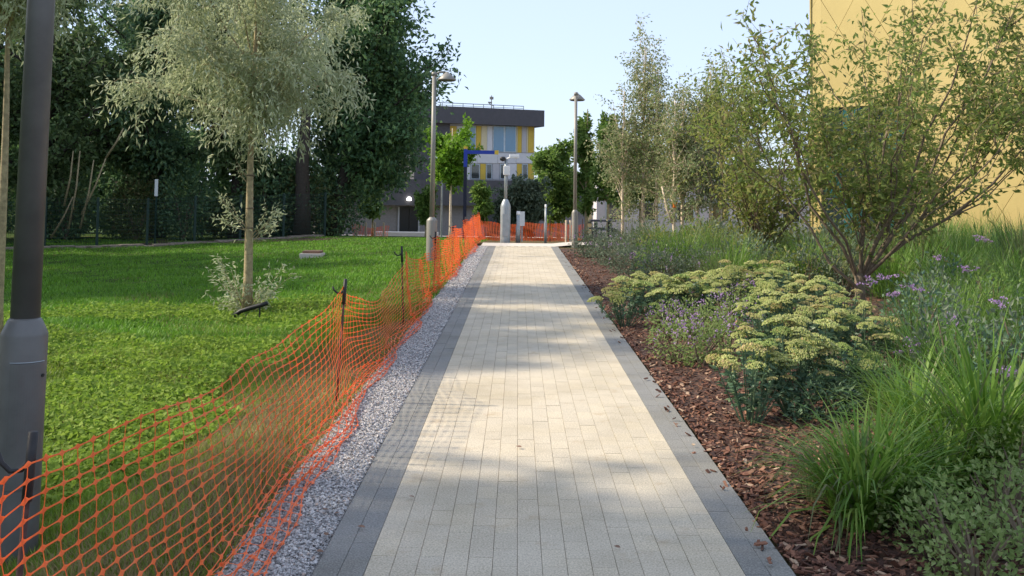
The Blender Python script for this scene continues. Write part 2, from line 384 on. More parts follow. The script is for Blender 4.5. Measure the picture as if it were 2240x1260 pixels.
# paving blocks: the nearest ones singly, the rest joined
def block_mesh(name):
    return MB().box((0, 0, 0), (.0986, .1993, .05), bev=.0016).mesh(name)
bl, bd = block_mesh('paving_block'), block_mesh('paving_block_dark')
bl.materials.append(MATS['paver_light_o']); bd.materials.append(MATS['paver_dark_o'])
bv = np.array([v.co[:] for v in bl.vertices]); bfq = np.array([p.vertices[:] for p in bl.polygons if len(p.vertices) == 4]); bf8 = np.array([p.vertices[:] for p in bl.polygons if len(p.vertices) == 8])
def lay(courses, mesh, nsingle, name, rest_mat, y_start, y_end):
    spots = []
    for ci, x in enumerate(courses):
        off = (0 if ci % 2 else .1)
        k = 0
        while True:
            y = y_start+off+.2*k; k += 1
            if y > y_end: break
            spots.append((x, y, -.025+.0012*rnd.uniform(-1, 1), rnd.uniform(-.5, .5)*.008))
    vis = sorted([s for s in spots if s[1] > 3.75], key=lambda s: s[1]); near = vis[:nsingle]; ns = set(near)
    for (x, y, z, rz) in near:
        o = bpy.data.objects.new(name, mesh); col.objects.link(o); o.location = (x, y, z); o.rotation_euler = (rnd.uniform(-.003, .003), rnd.uniform(-.004, .004), rz); o.parent = path_base
    rest = np.array([s for s in spots if s not in ns])
    V = (bv[None]+rest[:, None, :3]).reshape(-1, 3); o8 = (np.arange(len(rest))*len(bv))[:, None, None]
    o = link(name+'_field', mesh_np(name+'_field', V, [(bfq[None]+o8).reshape(-1, 4), (bf8[None]+o8).reshape(-1, 8)]), rest_mat, path_base); o['kind'] = 'stuff'
lay([PX0+.05+.1*i for i in range(15)], bl, 290, 'paving_block', 'paver_light_i', -1.5, PEND-.1)
lay([PX0-.15, PX0-.05, PX1+.05, PX1+.15], bd, 150, 'border_block', 'paver_dark_i', -1.45, PEND-.1)

# gravel stones
def stones(name, X, Y, Z, r, mat, flat=.7):
    N = len(X); o = np.array([[1, 0, 0], [0, 1, 0], [-1, 0, 0], [0, -1, 0], [0, 0, 1], [0, 0, -1.]])
    fc = np.array([[0, 1, 4], [1, 2, 4], [2, 3, 4], [3, 0, 4], [1, 0, 5], [2, 1, 5], [3, 2, 5], [0, 3, 5]])
    V = o[None]*(r[:, None, None]*rng.uniform(.6, 1.25, (N, 6, 1))); V = V+rng.normal(size=(N, 6, 3))*r[:, None, None]*.22
    a = rng.uniform(0, 6.28, N); c, s = np.cos(a), np.sin(a)
    x = V[..., 0]*c[:, None]-V[..., 1]*s[:, None]; y = V[..., 0]*s[:, None]+V[..., 1]*c[:, None]
    V = np.stack([x, y, V[..., 2]*flat], -1)+np.stack([X, Y, Z], -1)[:, None]
    return link(name, mesh_np(name, V.reshape(-1, 3), [(fc[None]+(np.arange(N)*6)[:, None, None]).reshape(-1, 3)]), mat)
N = 46000; u = rng.uniform(0, 1, N); Yg = 3.4*(28/3.4)**(u**1.15); Xg = rng.uniform(-1.17, -.797, N)
Xg = np.where(rng.uniform(size=N) < .05, Xg-rng.exponential(.05, N), Xg)
g = stones('gravel', Xg, Yg, -.008+rng.uniform(-.004, .010, N)+np.where(Xg < -1.15, zg(Xg, Yg)+.015, 0), rng.uniform(.004, .0082, N)*(1+Yg*.045), 'stone'); tag(g, 'loose grey gravel strip along the dark path border', 'gravel', kind='stuff')

# bark chips on the bed
N = 15000; u = rng.uniform(0, 1, N); Yb = 3.2*(26/3.2)**u; Xb = 1.13+(rng.uniform(0, 1, N)**1.5)*np.minimum(1.2+Yb*.22, 4.5)
Xb = np.where(rng.uniform(size=N) < .005, rng.uniform(1.02, 1.13, N), Xb)
def chips(name, X, Y, Z, mat, L, W, T):
    N = len(X); o = np.array([[-1, -1, -1], [1, -1, -1], [1, 1, -1], [-1, 1, -1], [-1, -1, 1], [1, -1, 1], [1, 1, 1], [-1, 1, 1.]])
    fc = np.array([(0, 3, 2, 1), (4, 5, 6, 7), (0, 1, 5, 4), (1, 2, 6, 5), (2, 3, 7, 6), (3, 0, 4, 7)])
    V = o[None]*np.stack([L, W, T], -1)[:, None]*.5*rng.uniform(.55, 1.15, (N, 8, 3))
    a = rng.uniform(0, 6.28, N); t1 = rng.normal(0, .38, N); t2 = rng.normal(0, .38, N)
    def rot(V, a, i, j):
        c, s = np.cos(a)[:, None], np.sin(a)[:, None]; A, B = V[..., i]*c-V[..., j]*s, V[..., i]*s+V[..., j]*c
        V = V.copy(); V[..., i] = A; V[..., j] = B; return V
    V = rot(rot(rot(V, t1, 0, 2), t2, 1, 2), a, 0, 1)+np.stack([X, Y, Z], -1)[:, None]
    return link(name, mesh_np(name, V.reshape(-1, 3), [(fc[None]+(np.arange(N)*8)[:, None, None]).reshape(-1, 4)]), mat)
c = chips('bark_mulch', Xb, Yb, np.where(Xb < 1.13, .005, zg(Xb, Yb)+.03)+rng.uniform(-.006, .014, N), 'bark_chip', rng.uniform(.018, .06, N), rng.uniform(.008, .024, N), rng.uniform(.004, .009, N))
tag(c, 'reddish brown bark mulch chips covering the planting bed', 'mulch', kind='stuff')

# ------------------------------------------------------------------ lawn growth
def lawn_points(N, y0, y1, power=1.0):
    u = rng.uniform(0, 1, N); Y = y0*(y1/y0)**(u**power)
    xr = np.minimum(.56*Y+.8, 21.); X = -1.14-(rng.uniform(0, 1, N))*(xr-1.14+.3)
    return X, Y
def pnoise(x, y):
    return (np.sin(x*1.7+np.sin(y*1.1)*1.5)+np.sin(y*2.1+np.sin(x*.8+1)*2)+.7*np.sin(x*4.1+y*3.3))/2.7
X, Y = lawn_points(230000, 2.6, 14); keep = rng.uniform(size=len(X)) < np.clip(.62+.55*pnoise(X, Y)+.5*sstep(1.6, 2.8, -X), .12, 1)*(.3+.7*sstep(1.4, 2.4, -X))
X, Y = X[keep], Y[keep]; n = len(X)
b = blades('lawn_grass', np.stack([X, Y, zg(X, Y)-.005], 1), rng.uniform(0, 6.28, n), rng.uniform(.04, .10, n)*(1+.35*pnoise(X*.7, Y*.7)), rng.uniform(.0035, .007, n)*(1+Y*.06), rng.uniform(.1, .8, n), rng.uniform(.2, 1.2, n), 'blade_lawn', seg=2)
tag(b, 'sunlit short green lawn grass behind the orange net', 'grass', kind='stuff')
X, Y = lawn_points(150000, 12, 46); n = len(X)
b = blades('far_lawn_grass', np.stack([X, Y, zg(X, Y)-.01], 1), rng.uniform(0, 6.28, n), rng.uniform(.06, .11, n), rng.uniform(.012, .02, n)*(1+Y*.02), rng.uniform(.1, .8, n), rng.uniform(.2, 1.0, n), 'blade_far', seg=2)
tag(b, 'distant mown lawn grass in front of the green fence', 'grass', kind='stuff')
# broad-leaved weeds in the near lawn
X, Y = lawn_points(120000, 2.6, 17, .95); k = (pnoise(X*.8+3, Y*.8) > -.35+1.3*sstep(-2.8, -1.6, X)) & (X < -1.4); X, Y = X[k], Y[k]; n = len(X)
D = np.stack([rng.normal(size=n), rng.normal(size=n), rng.uniform(-.1, .5, n)], 1)
w = leaves('lawn_weeds', np.stack([X, Y, zg(X, Y)+rng.uniform(.015, .06, n)+.075*np.clip(pnoise(X*2.3, Y*2.3)+.4, 0, 1)*rng.uniform(.3, 1, n)], 1), D, rng.uniform(.026, .055, n)*(1+Y*.02), rng.uniform(.022, .042, n)*(1+Y*.02), 'clover', fold=.1)
tag(w, 'low broad-leaved weeds spread through the near lawn', 'weeds', kind='stuff')
X, Y = lawn_points(110000, 2.6, 20); k = (pnoise(X*.8+9, Y*.6+2)-.35*(X < -3)+.9*(X > -2.1) > .15); X, Y = X[k], Y[k]
dp = gp(655, 690, -.45); X = np.concatenate([X, dp.x+rng.normal(0, .55, 2500), -2.6+rng.normal(0, .5, 2500)]); Y = np.concatenate([Y, dp.y+rng.normal(0, .35, 2500), 7.2+rng.normal(0, .35, 2500)])
for (cx_, cy_, sx_, sy_, nn_) in [(-3.6, 8.2, .7, .3, 3500), (-3.1, 9.8, .5, .3, 2000), (-1.9, 4.6, .4, .7, 5000), (-1.8, 6.4, .3, .8, 5000), (-5, 11.5, .7, .4, 2500), (-1.7, 9, .3, 1., 4000)]:
    X = np.concatenate([X, cx_+rng.normal(0, sx_, nn_)]); Y = np.concatenate([Y, cy_+rng.normal(0, sy_, nn_)])
kk = X < -1.15; X, Y = X[kk], Y[kk]; n = len(X)
s_ = blades('dry_grass', np.stack([X, Y, zg(X, Y)], 1), rng.uniform(0, 6.28, n), rng.uniform(.04, .11, n), rng.uniform(.003, .006, n)*(1+Y*.05), rng.uniform(.3, 1.3, n), rng.uniform(.1, .8, n), 'straw', seg=2)
tag(s_, 'dry straw-coloured grass along the foot of the net', 'grass', kind='stuff')

# ------------------------------------------------------------------ trees
def ell(n, seed=None, shell=.45):
    d = unit(rng.normal(size=(n, 3))); r_ = (shell+(1-shell)*rng.uniform(0, 1, n)**.7); return d*r_[:, None]
def tree(name, label, loc, H, crown, rad, nl, nt, nleaf, clump, lsize, leaf, bark, tr, droop=0.0, group=None, base_frac=.5, cat='tree', hang=0.0, stems=1, lean=(0, 0), trunk_sides=10, flat=.8, lw=.45, shell=.45, squash=1.0, tmin=.35, scat=.22, rough_=0.0, z_off=0):
    """crown: centre relative to the base; rad: half sizes; nl limbs, nt twigs per limb, nleaf leaves per twig"""
    x, y = loc[0], loc[1]; z = zgf(x, y)-.03+z_off
    root = empty(name, (x, y, z)); tag(root, label, cat, group)
    C = Vector(crown); T = MB(); Pl, Dl = [], []
    nseg = 9; axis = []
    for i in range(nseg+1):
        t = i/nseg
        axis.append(Vector((lean[0]*t+math.sin(t*5+x)*.02*H*t*.3, lean[1]*t, t*H)))
    if stems == 1:
        T.tube(axis, [tr*(1-.75*(i/nseg))*(1.25 if i == 0 else 1) for i in range(nseg+1)], trunk_sides)
    ends = ell(nl, shell=shell)
    ends = ends*rng.uniform(1-rough_, 1+rough_*.5, (nl, 1))
    ends[:, 2] = np.where(ends[:, 2] < 0, ends[:, 2]*squash, ends[:, 2])
    curs = []
    for k in range(nl):
        e = C+Vector((ends[k][0]*rad[0], ends[k][1]*rad[1], ends[k][2]*rad[2]))
        if stems == 1:
            f = base_frac+(1-base_frac)*max(0, min(.95, (e.z-C.z+rad[2])/(2*rad[2])-.22+rnd.uniform(-.12, .05)))
            i0 = f*nseg; a0 = axis[int(i0)].lerp(axis[min(nseg, int(i0)+1)], i0-int(i0)); r0 = tr*(1-.75*f)*.55
        else:
            a0 = Vector((rnd.uniform(-1, 1)*.03, rnd.uniform(-1, 1)*.03, H*rnd.uniform(.6, 1.0))); r0 = tr*rnd.uniform(.26, .44)
            if k >= stems*2:
                near = min(curs, key=lambda cv: (cv[6]-e).length); i1 = rnd.choice([2, 3, 4]); a0 = near[i1].copy(); r0 = tr*.17
        mid = a0.lerp(e, .5)+Vector((rnd.uniform(-.1, .1), rnd.uniform(-.1, .1), (.10 if stems == 1 else -.12)*(e-a0).length))
        if stems > 1: mid = a0.lerp(e, .5)+Vector(((e.x-a0.x)*.12, (e.y-a0.y)*.12, -.05*(e-a0).length))
        cur = []
        for j in range(7):
            t = j/6; cur.append(a0*(1-t)**2+mid*2*t*(1-t)+e*t*t+Vector((rnd.uniform(-1, 1), rnd.uniform(-1, 1), rnd.uniform(-1, 1)))*(.012 if stems == 1 else .026)*(e-a0).length*(0 < j))
        curs.append(cur)
        T.tube(cur, [max(r0*(1-.85*j/6), .0035) for j in range(7)], 5, False)
        for q in range(nt):
            t = rnd.uniform(tmin, 1.0); i0 = t*6; p0 = cur[int(i0)].lerp(cur[min(6, int(i0)+1)], i0-int(i0))
            g_ = Vector((rnd.gauss(0, 1), rnd.gauss(0, 1), rnd.gauss(0, flat)+.15-droop)).normalized()
            L = clump*rnd.uniform(.6, 1.5); te = p0+g_*L-Vector((0, 0, hang*L))
            pm = p0.lerp(te, .5)+Vector((0, 0, hang*L*.35))
            T.tube([p0, pm, te], [max(r0*.18, .003), max(r0*.12, .0025), .0015], 3, False)
            ts = rng.uniform(.15, 1.08, nleaf)[:, None]
            A, B_, Cc = np.array(p0), np.array(pm), np.array(te)
            pp = A*(1-ts)**2+B_*2*ts*(1-ts)+Cc*ts**2+rng.normal(size=(nleaf, 3))*clump*scat
            dd = np.array(g_)*.5+rng.normal(size=(nleaf, 3))*.7+np.array([0, 0, -droop-hang])
            Pl.append(pp); Dl.append(dd)
    T.build('trunk', bark, root, True)
    P = np.concatenate(Pl); D = np.concatenate(Dl); n = len(P)
    k = P[:, 2] > .1; P, D = P[k], D[k]; n = len(P)
    leaves('crown', P, D, rng.uniform(.7, 1.25, n)*lsize, rng.uniform(.8, 1.2, n)*lsize*lw, leaf, root)
    return root

# silver-leaved young trees on the lawn
def silver(x, y, label, H=4.6, cz=4.35, r=2.15, rz=1.75, n=1, grp=None, seed=0):
    return tree('silver_leaved_tree', label, (x, y), H, (-.15, 0, cz), (r, r*.9, rz), 23, 12, int(80*n), .56, .115, 'leaf_silver', 'bark_pale', .075, .25, grp, hang=.55, lw=.25, flat=.5, squash=.7, shell=.5, rough_=.4, scat=.16, base_frac=.62 if cz < 5.5 else .84)
t_a = silver(-4.1, 15.7, 'silver-leaved tree with a slim trunk and black tie at its foot, on the lawn')
silver(-6.5, 12.9, 'silver-leaved tree with a knotted trunk, half hidden by the grey lamp column', 4.7, 5.75, 1.9, 1.35)
sg = 'young trees of the lawn row beside the camera'
silver(-6.9, 10.6, 'silver-leaved lawn tree shading the near path', 5.0, 5.75, 1.75, 1.4, 1.5)
# side shoots low on the nearer silver tree's trunk and suckers at its foot
def shoots(root, zc, spread, ntw, nleaf, mat, side=0, L0=.35):
    T = MB(); Pl, Dl = [], []
    for k in range(ntw):
        a = rnd.uniform(0, 6.28) if side == 0 else (rnd.uniform(-.5, .5)+(0 if side > 0 else math.pi))
        p0 = Vector((.05*math.cos(a), .05*math.sin(a), zc+rnd.uniform(-.08, .08)))
        e = p0+Vector((math.cos(a)*spread*rnd.uniform(.5, 1), math.sin(a)*spread*.6, rnd.uniform(.3, 1.0)*L0)); m = p0.lerp(e, .5)-Vector((0, 0, .04))
        T.tube([p0, m, e], [.008, .006, .002], 4, False)
        t = rng.uniform(.3, 1.05, nleaf)[:, None]; A, B_, Cc = map(np.array, (p0, m, e))
        Pl.append(A*(1-t)**2+B_*2*t*(1-t)+Cc*t*t+rng.normal(size=(nleaf, 3))*.045); Dl.append(rng.normal(size=(nleaf, 3))+np.array([math.cos(a), math.sin(a), .1]))
    T.build('side_shoot', 'bark_pale', root); P = np.concatenate(Pl); D = np.concatenate(Dl)
    leaves('shoot_leaves', P, D, rng.uniform(.05, .12, len(P)), rng.uniform(.018, .034, len(P)), mat, root)
shoots(t_a, 1.25, .5, 5, 26, 'leaf_silver', -1, .5); shoots(t_a, 1.15, .55, 5, 26, 'leaf_silver', 1, .45)
shoots(t_a, .05, .65, 22, 30, 'leaf_silver', 0, .75); shoots(t_a, 2.05, .22, 4, 8, 'leaf_silver', -1, .3)
# trunk knots
for zk in (.55, .9, 1.3, 1.6, 2.1):
    MB().lathe([(.058, -.012), (.066, 0), (.058, .012)], 10, (0, 0, zk)).build('knot_ring', 'bark_stem', t_a)
# black irrigation pipe end at the foot of the tree
p = gp(548, 684, zgf(-4.0, 15.2)+.12)
mb = MB(); pts = [Vector((-.26, 0, -.06)), Vector((-.14, 0, .02)), Vector((0, 0, .065)), Vector((.14, 0, .105)), Vector((.24, 0, .14))]
mb.tube(pts, .032, 12)
pipe = empty('irrigation_pipe', (p.x, p.y, p.z)); tag(pipe, 'black rubber irrigation pipe arching out of the lawn by the silver tree', 'pipe')
mb.build('hose', 'rubber', pipe, True); MB().tube([(-.05, .0, -.02), (-.055, 0, -.35)], .02, 8).build('stub', 'bark_stem', pipe); MB().tube([(.13, 0, .09), (.13, 0, -.35)], .012, 8).build('peg', 'black_steel', pipe)

# dark mature trees behind the fence
dark = [(-21.5, 46, 15, 5.2, .4), (-17.2, 49, 16, 4.6, .6), (-13.0, 47.5, 15, 3.6, .6), (-9.7, 50.5, 16.5, 2.9, 2.7), (-8.9, 48.5, 13.8, 2.9, 2.9), (-9.4, 53, 9.5, 2.5, 2.9)]
off = [0, 0, 0, 1.8, 2.9, 3.2]
DG = 'mature dark trees behind the fence'
dl = ['tall dark evergreen tree behind the fence beside the slanting stems', 'tall dark tree behind the fence with a thick black trunk', 'broad dark tree behind the green fence, behind the silver tree', 'tall dark tree with sky gaps showing among its upper branches', 'dark tree at the end of the tree row, next to the far lamp', 'low dark tree drooping towards the charcoal building']
for i, (x, y, h, r, bt) in enumerate(dark):
    low = (i in (4, 5))
    tree('dark_tree', dl[i], (x, y), h*.9, (off[i], 0, (h+bt)/2), (r, r*.85, (h-bt)/2), (36 if i < 5 else 24), 11, 48, 1.1, .28, ('leaf_dark3', 'leaf_dark2', 'leaf_dark3', 'leaf_dark2', 'leaf_dark', 'leaf_dark2')[i], 'bark_dark', .34 if i < 3 else .24, .2, DG, .18, lean=(off[i]*.9, 0), flat=.7, lw=.5, shell=.35)
for (x, y, h, r, lab) in [(-27, 44, 15, 5, 'dark tree far along the fence row'), (-32, 41, 15, 5.5, 'dark tree far along the fence row'), (-36, 36, 15, 5.5, 'dark tree far along the fence row'), (-18.6, 21.5, 12.5, 4, 'dark tree far along the fence row'), (-20.8, 27, 13.5, 4.2, 'dark tree far along the fence row'), (-23.5, 32.5, 14, 4.5, 'dark tree far along the fence row'),
                     (-30, 60, 17, 6, 'dark tree of the second row behind the fence'), (-20.5, 62, 17, 5.5, 'dark tree of the second row behind the fence'), (-25, 58, 15, 6, 'dark tree of the second row behind the fence')]:
    tree('dark_tree', lab, (x, y), h*.9, (0, 0, h*.52), (r, r, h*.5), 26, 9, 34, 1.5, .42, 'leaf_dark', 'bark_dark', .34, .2, 'outer dark trees', .15, flat=.7, lw=.55)
for (x, y, h, r) in [(-7.9, 4.7, 11, 2.3), (-8.4, .2, 11, 2.6)]:
    tree('dark_tree', 'mature dark tree beside the near lawn, shading the path', (x, y), h*.9, (0, 0, h*.58), (r, r*.8, h*.42), 26, 9, 28, 1.2, .3, 'leaf_dark', 'bark_dark', .3, .2, 'mature trees beside the near lawn', .25, flat=.7, lw=.55)
# undergrowth
def bush(name, label, x, y, rx, ry, h, n, L, W, mat, grp=None, cat='bush', z=None, bark='bark_stem', stems=7):
    z = zgf(x, y) if z is None else z
    root = empty(name, (x, y, z)); tag(root, label, cat, grp); T = MB()
    for k in range(stems):
        a = rnd.uniform(0, 6.28); e = Vector((math.cos(a)*rx*.6, math.sin(a)*ry*.6, h*rnd.uniform(.55, .9)))
        T.tube([(0, 0, -.05), e*.5+Vector((0, 0, h*.08)), e], [.012*max(1, h), .008*max(1, h), .003], 4, False)
    T.build('stems', bark, root)
    d = ell(n, shell=.55); P = d*np.array([rx, ry, h*.55])+np.array([0, 0, h*.5]); P += (rng.normal(size=(n, 3)))*h*.05
    P[:, 2] *= 1+.18*np.sin(P[:, 0]*7/rx+x)*np.cos(P[:, 1]*5/ry+y)
    P = P[P[:, 2] > .0]; D = P-np.array([0, 0, h*.3])+rng.normal(size=P.shape)*h*.4
    leaves('foliage', P, D, rng.uniform(.7, 1.3, len(P))*L, rng.uniform(.8, 1.2, len(P))*W, mat, root)
    return root
UG = 'undergrowth behind the fence'
for k in range(14):
    x = -25+k*1.26+rnd.uniform(-.4, .4); y = 44.5+k*.25+rnd.uniform(0, 2.5); h = rnd.uniform(1.6, 3.4)
    bush('undergrowth_bush', 'shaded leafy undergrowth bush behind the green mesh fence', x, y, rnd.uniform(1.1, 1.6), 1.2, h, 1500, .2, .1, 'leaf_under' if k % 3 == 0 else 'leaf_dark2', UG)
for k in range(8):
    bush('undergrowth_bush', 'tall shaded hedge-like bush deep under the dark trees', -28+k*2.25, 55+rnd.uniform(-1, 1), 1.7, 1.4, rnd.uniform(3.5, 5.5), 1500, .3, .17, 'leaf_dark', 'hedge bushes under the trees')
for (x, y, h) in [(-11.5, 47, 3.4), (-10.2, 47.5, 3.8), (-9.2, 48.2, 3.2)]:
    bush('undergrowth_bush', 'shaded leafy undergrowth bush behind the green mesh fence', x, y, 1.3, 1.2, h, 1600, .22, .11, 'leaf_dark2', UG)
# slanting bare stems on the left
st = empty('slanting_stems', (-18.2, 43.2, zgf(-18.2, 43.2))); tag(st, 'thin pale bare stems slanting up behind the green fence', 'sapling')
for (px0, py0, px1, py1) in [(112, 520, 160, 430), (150, 500, 175, 330), (175, 500, 205, 350), (178, 470, 232, 345), (232, 345, 270, 280), (140, 450, 160, 330)]:
    a, b_ = at(px0, py0, 43.2)-st.location, at(px1, py1, 43.2)-st.location
    MB().tube([a, a.lerp(b_, .5)+Vector((.08, 0, .05)), b_], [.05, .04, .025], 6).build('stem', 'bark_pale', st, True)
big = at(655, 500, 46)
tr_ = empty('tree_trunk', (big.x, 46.5, zgf(big.x, 46.5))); tag(tr_, 'thick black bare trunk at the end of the mesh fence', 'tree trunk')
MB().tube([(0, 0, -.1), (.02, 0, 1.5), (-.05, 0, 3.2), (.1, 0, 6)], [.42, .34, .3, .2], 10).build('trunk', 'bark_dark', tr_, True)

# ------------------------------------------------------------------ right-hand trees
tree('serviceberry_shrub', 'multi-stemmed open shrub tree in the bed before the yellow building', (4.24, 12.8), .42, (.25, 0, 2.95), (2.75, 1.8, 1.75), 56, 14, 14, .45, .10, 'leaf_amel', 'bark_stem', .062, .1, cat='shrub', stems=7, shell=.4, lw=.42, flat=.7, squash=.95, tmin=.38, scat=.11)
sh = [o for o in col.objects if o.name == 'serviceberry_shrub'][0]
MB().tube([(0, 0, -.1), (.01, 0, .2), (0, 0, .46)], [.075, .062, .06], 10).build('base_stem', 'bark_stem', sh, True)
for (x, y, r, h, cz, lab) in [(4.6, 19.3, 1.8, 4.0, 2.7, 'bushy olive-leaved shrub tree between the birches and the large open shrub'), (6.6, 18.5, 1.5, 3.6, 2.5, 'small olive-leaved shrub tree behind the large open shrub')]:
    s2 = tree('serviceberry_shrub', lab, (x, y), .4, (0, 0, cz), (r, r*.9, h*.47), 32, 12, 15, .45, .10, 'leaf_amel2', 'bark_stem', .07, .1, cat='shrub', stems=8, shell=.45, lw=.5)
BG = 'slim birches along the bed'
birch = [(3.85, 25.3, 4.2, 3.0), (4.15, 25.9, 4.6, 3.2), (4.42, 25.2, 4.0, 2.9), (3.3, 27.0, 5.9, 3.3), (3.6, 26.6, 5.2, 3.2), (2.75, 26.9, 4.6, 3.0), (5.2, 26.4, 4.6, 2.8), (5.6, 25.2, 4.4, 2.8), (4.8, 25.6, 5.0, 2.8)]
for i, (x, y, h, cz) in enumerate(birch):
    b_ = tree('birch_tree', 'slim birch with an orange tie round its forked trunk' if i == 0 else 'slim pale-stemmed birch in the cluster beside the bed' , (x, y), h*.92, (0, 0, h*.64), (.8, .8, h*.48), 27, 10, 16, .34, .08, 'leaf_birch', 'bark_birch', .05, .2, None if i == 0 else BG, .3, hang=.1, lw=.55, shell=.25)
    if i == 0:
        MB().lathe([(.05, -.07), (.065, -.06), (.065, .06), (.05, .07)], 10, (0.0, 0, 1.55-.3)).build('tie', 'orange_tape', b_)
        MB().tube([(0, 0, .75), (-.18, 0, 1.15), (-.3, 0, 1.7)], [.035, .03, .02], 6).build('fork', 'bark_birch', b_, True)

# background trees beyond the path end
def btree(px, pbase, Y, wpx, top, leaf, label, trunk_col='bark_pale', n=1.0, grp=None, cb=None, name='young_tree', tr=.06, ls=None):
    p = at(px, pbase, Y); z0 = zgf(p.x, Y); ztop = at(px, top, Y).z-z0; zb = (at(px, cb, Y).z-z0) if cb else ztop*.25
    r = wpx/2*Y/F; ls = ls or max(.09, Y*.0042)
    return tree(name, label, (p.x, Y), ztop*.92, (0, 0, (ztop+zb)/2), (r, r, (ztop-zb)/2), int(22*n), 9, int(20*n)+6, r*.32, ls, leaf, trunk_col, tr, .15, grp, min(.8, zb/ztop+.05), lw=.6, shell=.35)
btree(985, 505, 41, 120, 258, 'leaf_bright', 'bright lime-green staked tree in front of the panelled building', 'bark_birch', 1.2, cb=400, tr=.06)
btree(1050, 500, 43, 56, 392, 'leaf_mid', 'small conical green tree beside the blue gantry post', n=.8, cb=482)
btree(932, 505, 46, 56, 395, 'leaf_mid', 'small pale green tree behind the far lamp base', n=.7, cb=480)
btree(815, 510, 58, 60, 395, 'leaf_mid', 'small green tree by the charcoal building wall', n=.7, cb=470)
btree(1150, 500, 50, 110, 385, 'leaf_grey', 'rounded grey-green willow bush behind the camera pole', n=1.3, cb=495, name='willow_bush', ls=.2)
btree(1105, 500, 52, 60, 400, 'leaf_grey', 'dim grey-green bush at the charcoal building', n=.8, cb=495, name='willow_bush', ls=.2)
btree(1222, 500, 56, 120, 283, 'leaf_mid', 'full green tree to the right of the panelled building', n=1.6, cb=480, tr=.1)
btree(1282, 505, 48, 60, 212, 'leaf_mid', 'tall slim poplar-like tree beside the right lamp', n=1.1, cb=470, tr=.08)
btree(1330, 505, 46, 100, 240, 'leaf_mid', 'green tree behind the slim birches', n=1.4, cb=450, tr=.08)
btree(1205, 500, 66, 90, 320, 'leaf_bright', 'light green tree partly behind the fuller green one', n=1.0, cb=470, tr=.08)
btree(1400, 505, 50, 130, 290, 'leaf_mid', 'green tree behind the birch cluster, before the pale low building', n=1.2, cb=440, tr=.08)
for k, (px, top, w) in enumerate([(1240, 400, 160), (1390, 385, 170), (1530, 380, 170), (1690, 390, 170)]):
    btree(px, 480, 120, w, top, 'leaf_mid', 'distant tree on the skyline behind the low building', n=.9, grp='distant skyline trees', name='distant_tree', tr=.2, ls=.7)

# ------------------------------------------------------------------ charcoal panelled building
BY = 75.0; ang = R(22)                       # facade recedes to the right
A = at(1172, 500, BY+2.6); dirv = Vector((math.cos(ang), math.sin(ang), 0)); nrm = Vector((math.sin(ang), -math.cos(ang), 0))
def fac(px, py, out=0.0):                    # picture point on the facade plane -> (u, z)
    d = ray(px, py); o = Vector((0, 0, CAMH)); n = nrm; t = (A+n*out-o).dot(n)/d.dot(n); q = o+d*t
    return (q-A).dot(dirv), q.z
bz = zgf(-8, 75)-.3
bld = empty('charcoal_building', (A.x, A.y, bz), ang); tag(bld, 'charcoal block with yellow and white panelled upper floors and roof railing', 'building')
def fbox(name, x0, x1, y0, y1, out, thick, mat, parent=bld, back=None):
    u0, zt = fac(x0, y0); u1, zb = fac(x1, y1)
    u0 = fac(x0, (y0+y1)/2)[0]; u1 = fac(x1, (y0+y1)/2)[0]; zt = fac((x0+x1)/2, y0)[1]; zb = fac((x0+x1)/2, y1)[1]
    return MB().box(((u0+u1)/2, -out-thick/2+thick/2-out*0+(-thick/2), (zt+zb)/2-bz), (abs(u1-u0), thick, abs(zt-zb))).build(name, mat, parent)
def fz(py, px=1080): return fac(px, py)[1]-bz
def fu(px, py=400): return fac(px, py)[0]
# volumes
ztop_up, zsoff = fz(238), fz(274); zmid = fz(395); zfas = fz(450)
U0 = fu(760); 
UU = fu(905); UM = fu(982)
MB().box(((UU+UM)/2, 4.9, (zsoff+zmid)/2), (UM-UU, 9.9, zsoff-zmid)).build('stair_core', 'dark_cladding', bld)
MB().box((UM/2, 5, (zsoff+zmid)/2), (abs(UM)-.2, 9.6, zsoff-zmid)).build('upper_wall', 'panel_grey', bld)
MB().box((UU/2+.15, 4.9, (ztop_up+zsoff)/2), (abs(UU)+.5, 10.8, ztop_up-zsoff)).build('roof_parapet', 'dark_cladding', bld)
MB().box(((U0)/2-1.0+2, 4.6, (zmid+zfas)/2), (abs(U0)+6.5, 10.9, zmid-zfas)).build('charcoal_fascia', 'dark_cladding', bld)
MB().box(((U0)/2-1.0+2, 5, zfas/2), (abs(U0)+6.3, 10.2, zfas)).build('ground_floor_wall', 'grey_brick', bld)
# panels and windows (set proud of the wall; wall front at y = 0.2)
def panel(name, x0, x1, y0, y1, mat, proud=.06, parent=bld):
    u0, u1 = fu(x0, (y0+y1)/2), fu(x1, (y0+y1)/2); z1, z0 = fz(y0, (x0+x1)/2), fz(y1, (x0+x1)/2)
    return MB().box(((u0+u1)/2, .2-proud/2, (z0+z1)/2), (u1-u0-.02, proud, z1-z0-.02)).build(name, mat, parent)
def window(x0, x1, y0, y1, glass, mull=1):
    w = panel('window', x0, x1, y0, y1, 'frame_pale', .07)
    xs_ = np.linspace(x0, x1, mull+1)
    for i in range(mull): panel('pane', xs_[i]+1.6, xs_[i+1]-1.6, y0+1.2, y1-1.5, glass, .09, w)
for (x0, x1, m_) in [(1157, 1170, 'panel_yellow'), (1153.5, 1157, 'panel_pale'), (1143, 1153.5, 'panel_grey'), (1134, 1143, 'panel_yellow'), (1131, 1134, 'panel_pale'), (1067, 1079, 'panel_white'), (1054, 1067, 'panel_pale'), (1043, 1054, 'panel_yellow'), (1000, 1026, 'panel_white'), (985, 1000, 'panel_yellow')]:
    panel('facade_panel', x0, x1, 275, 334, m_)
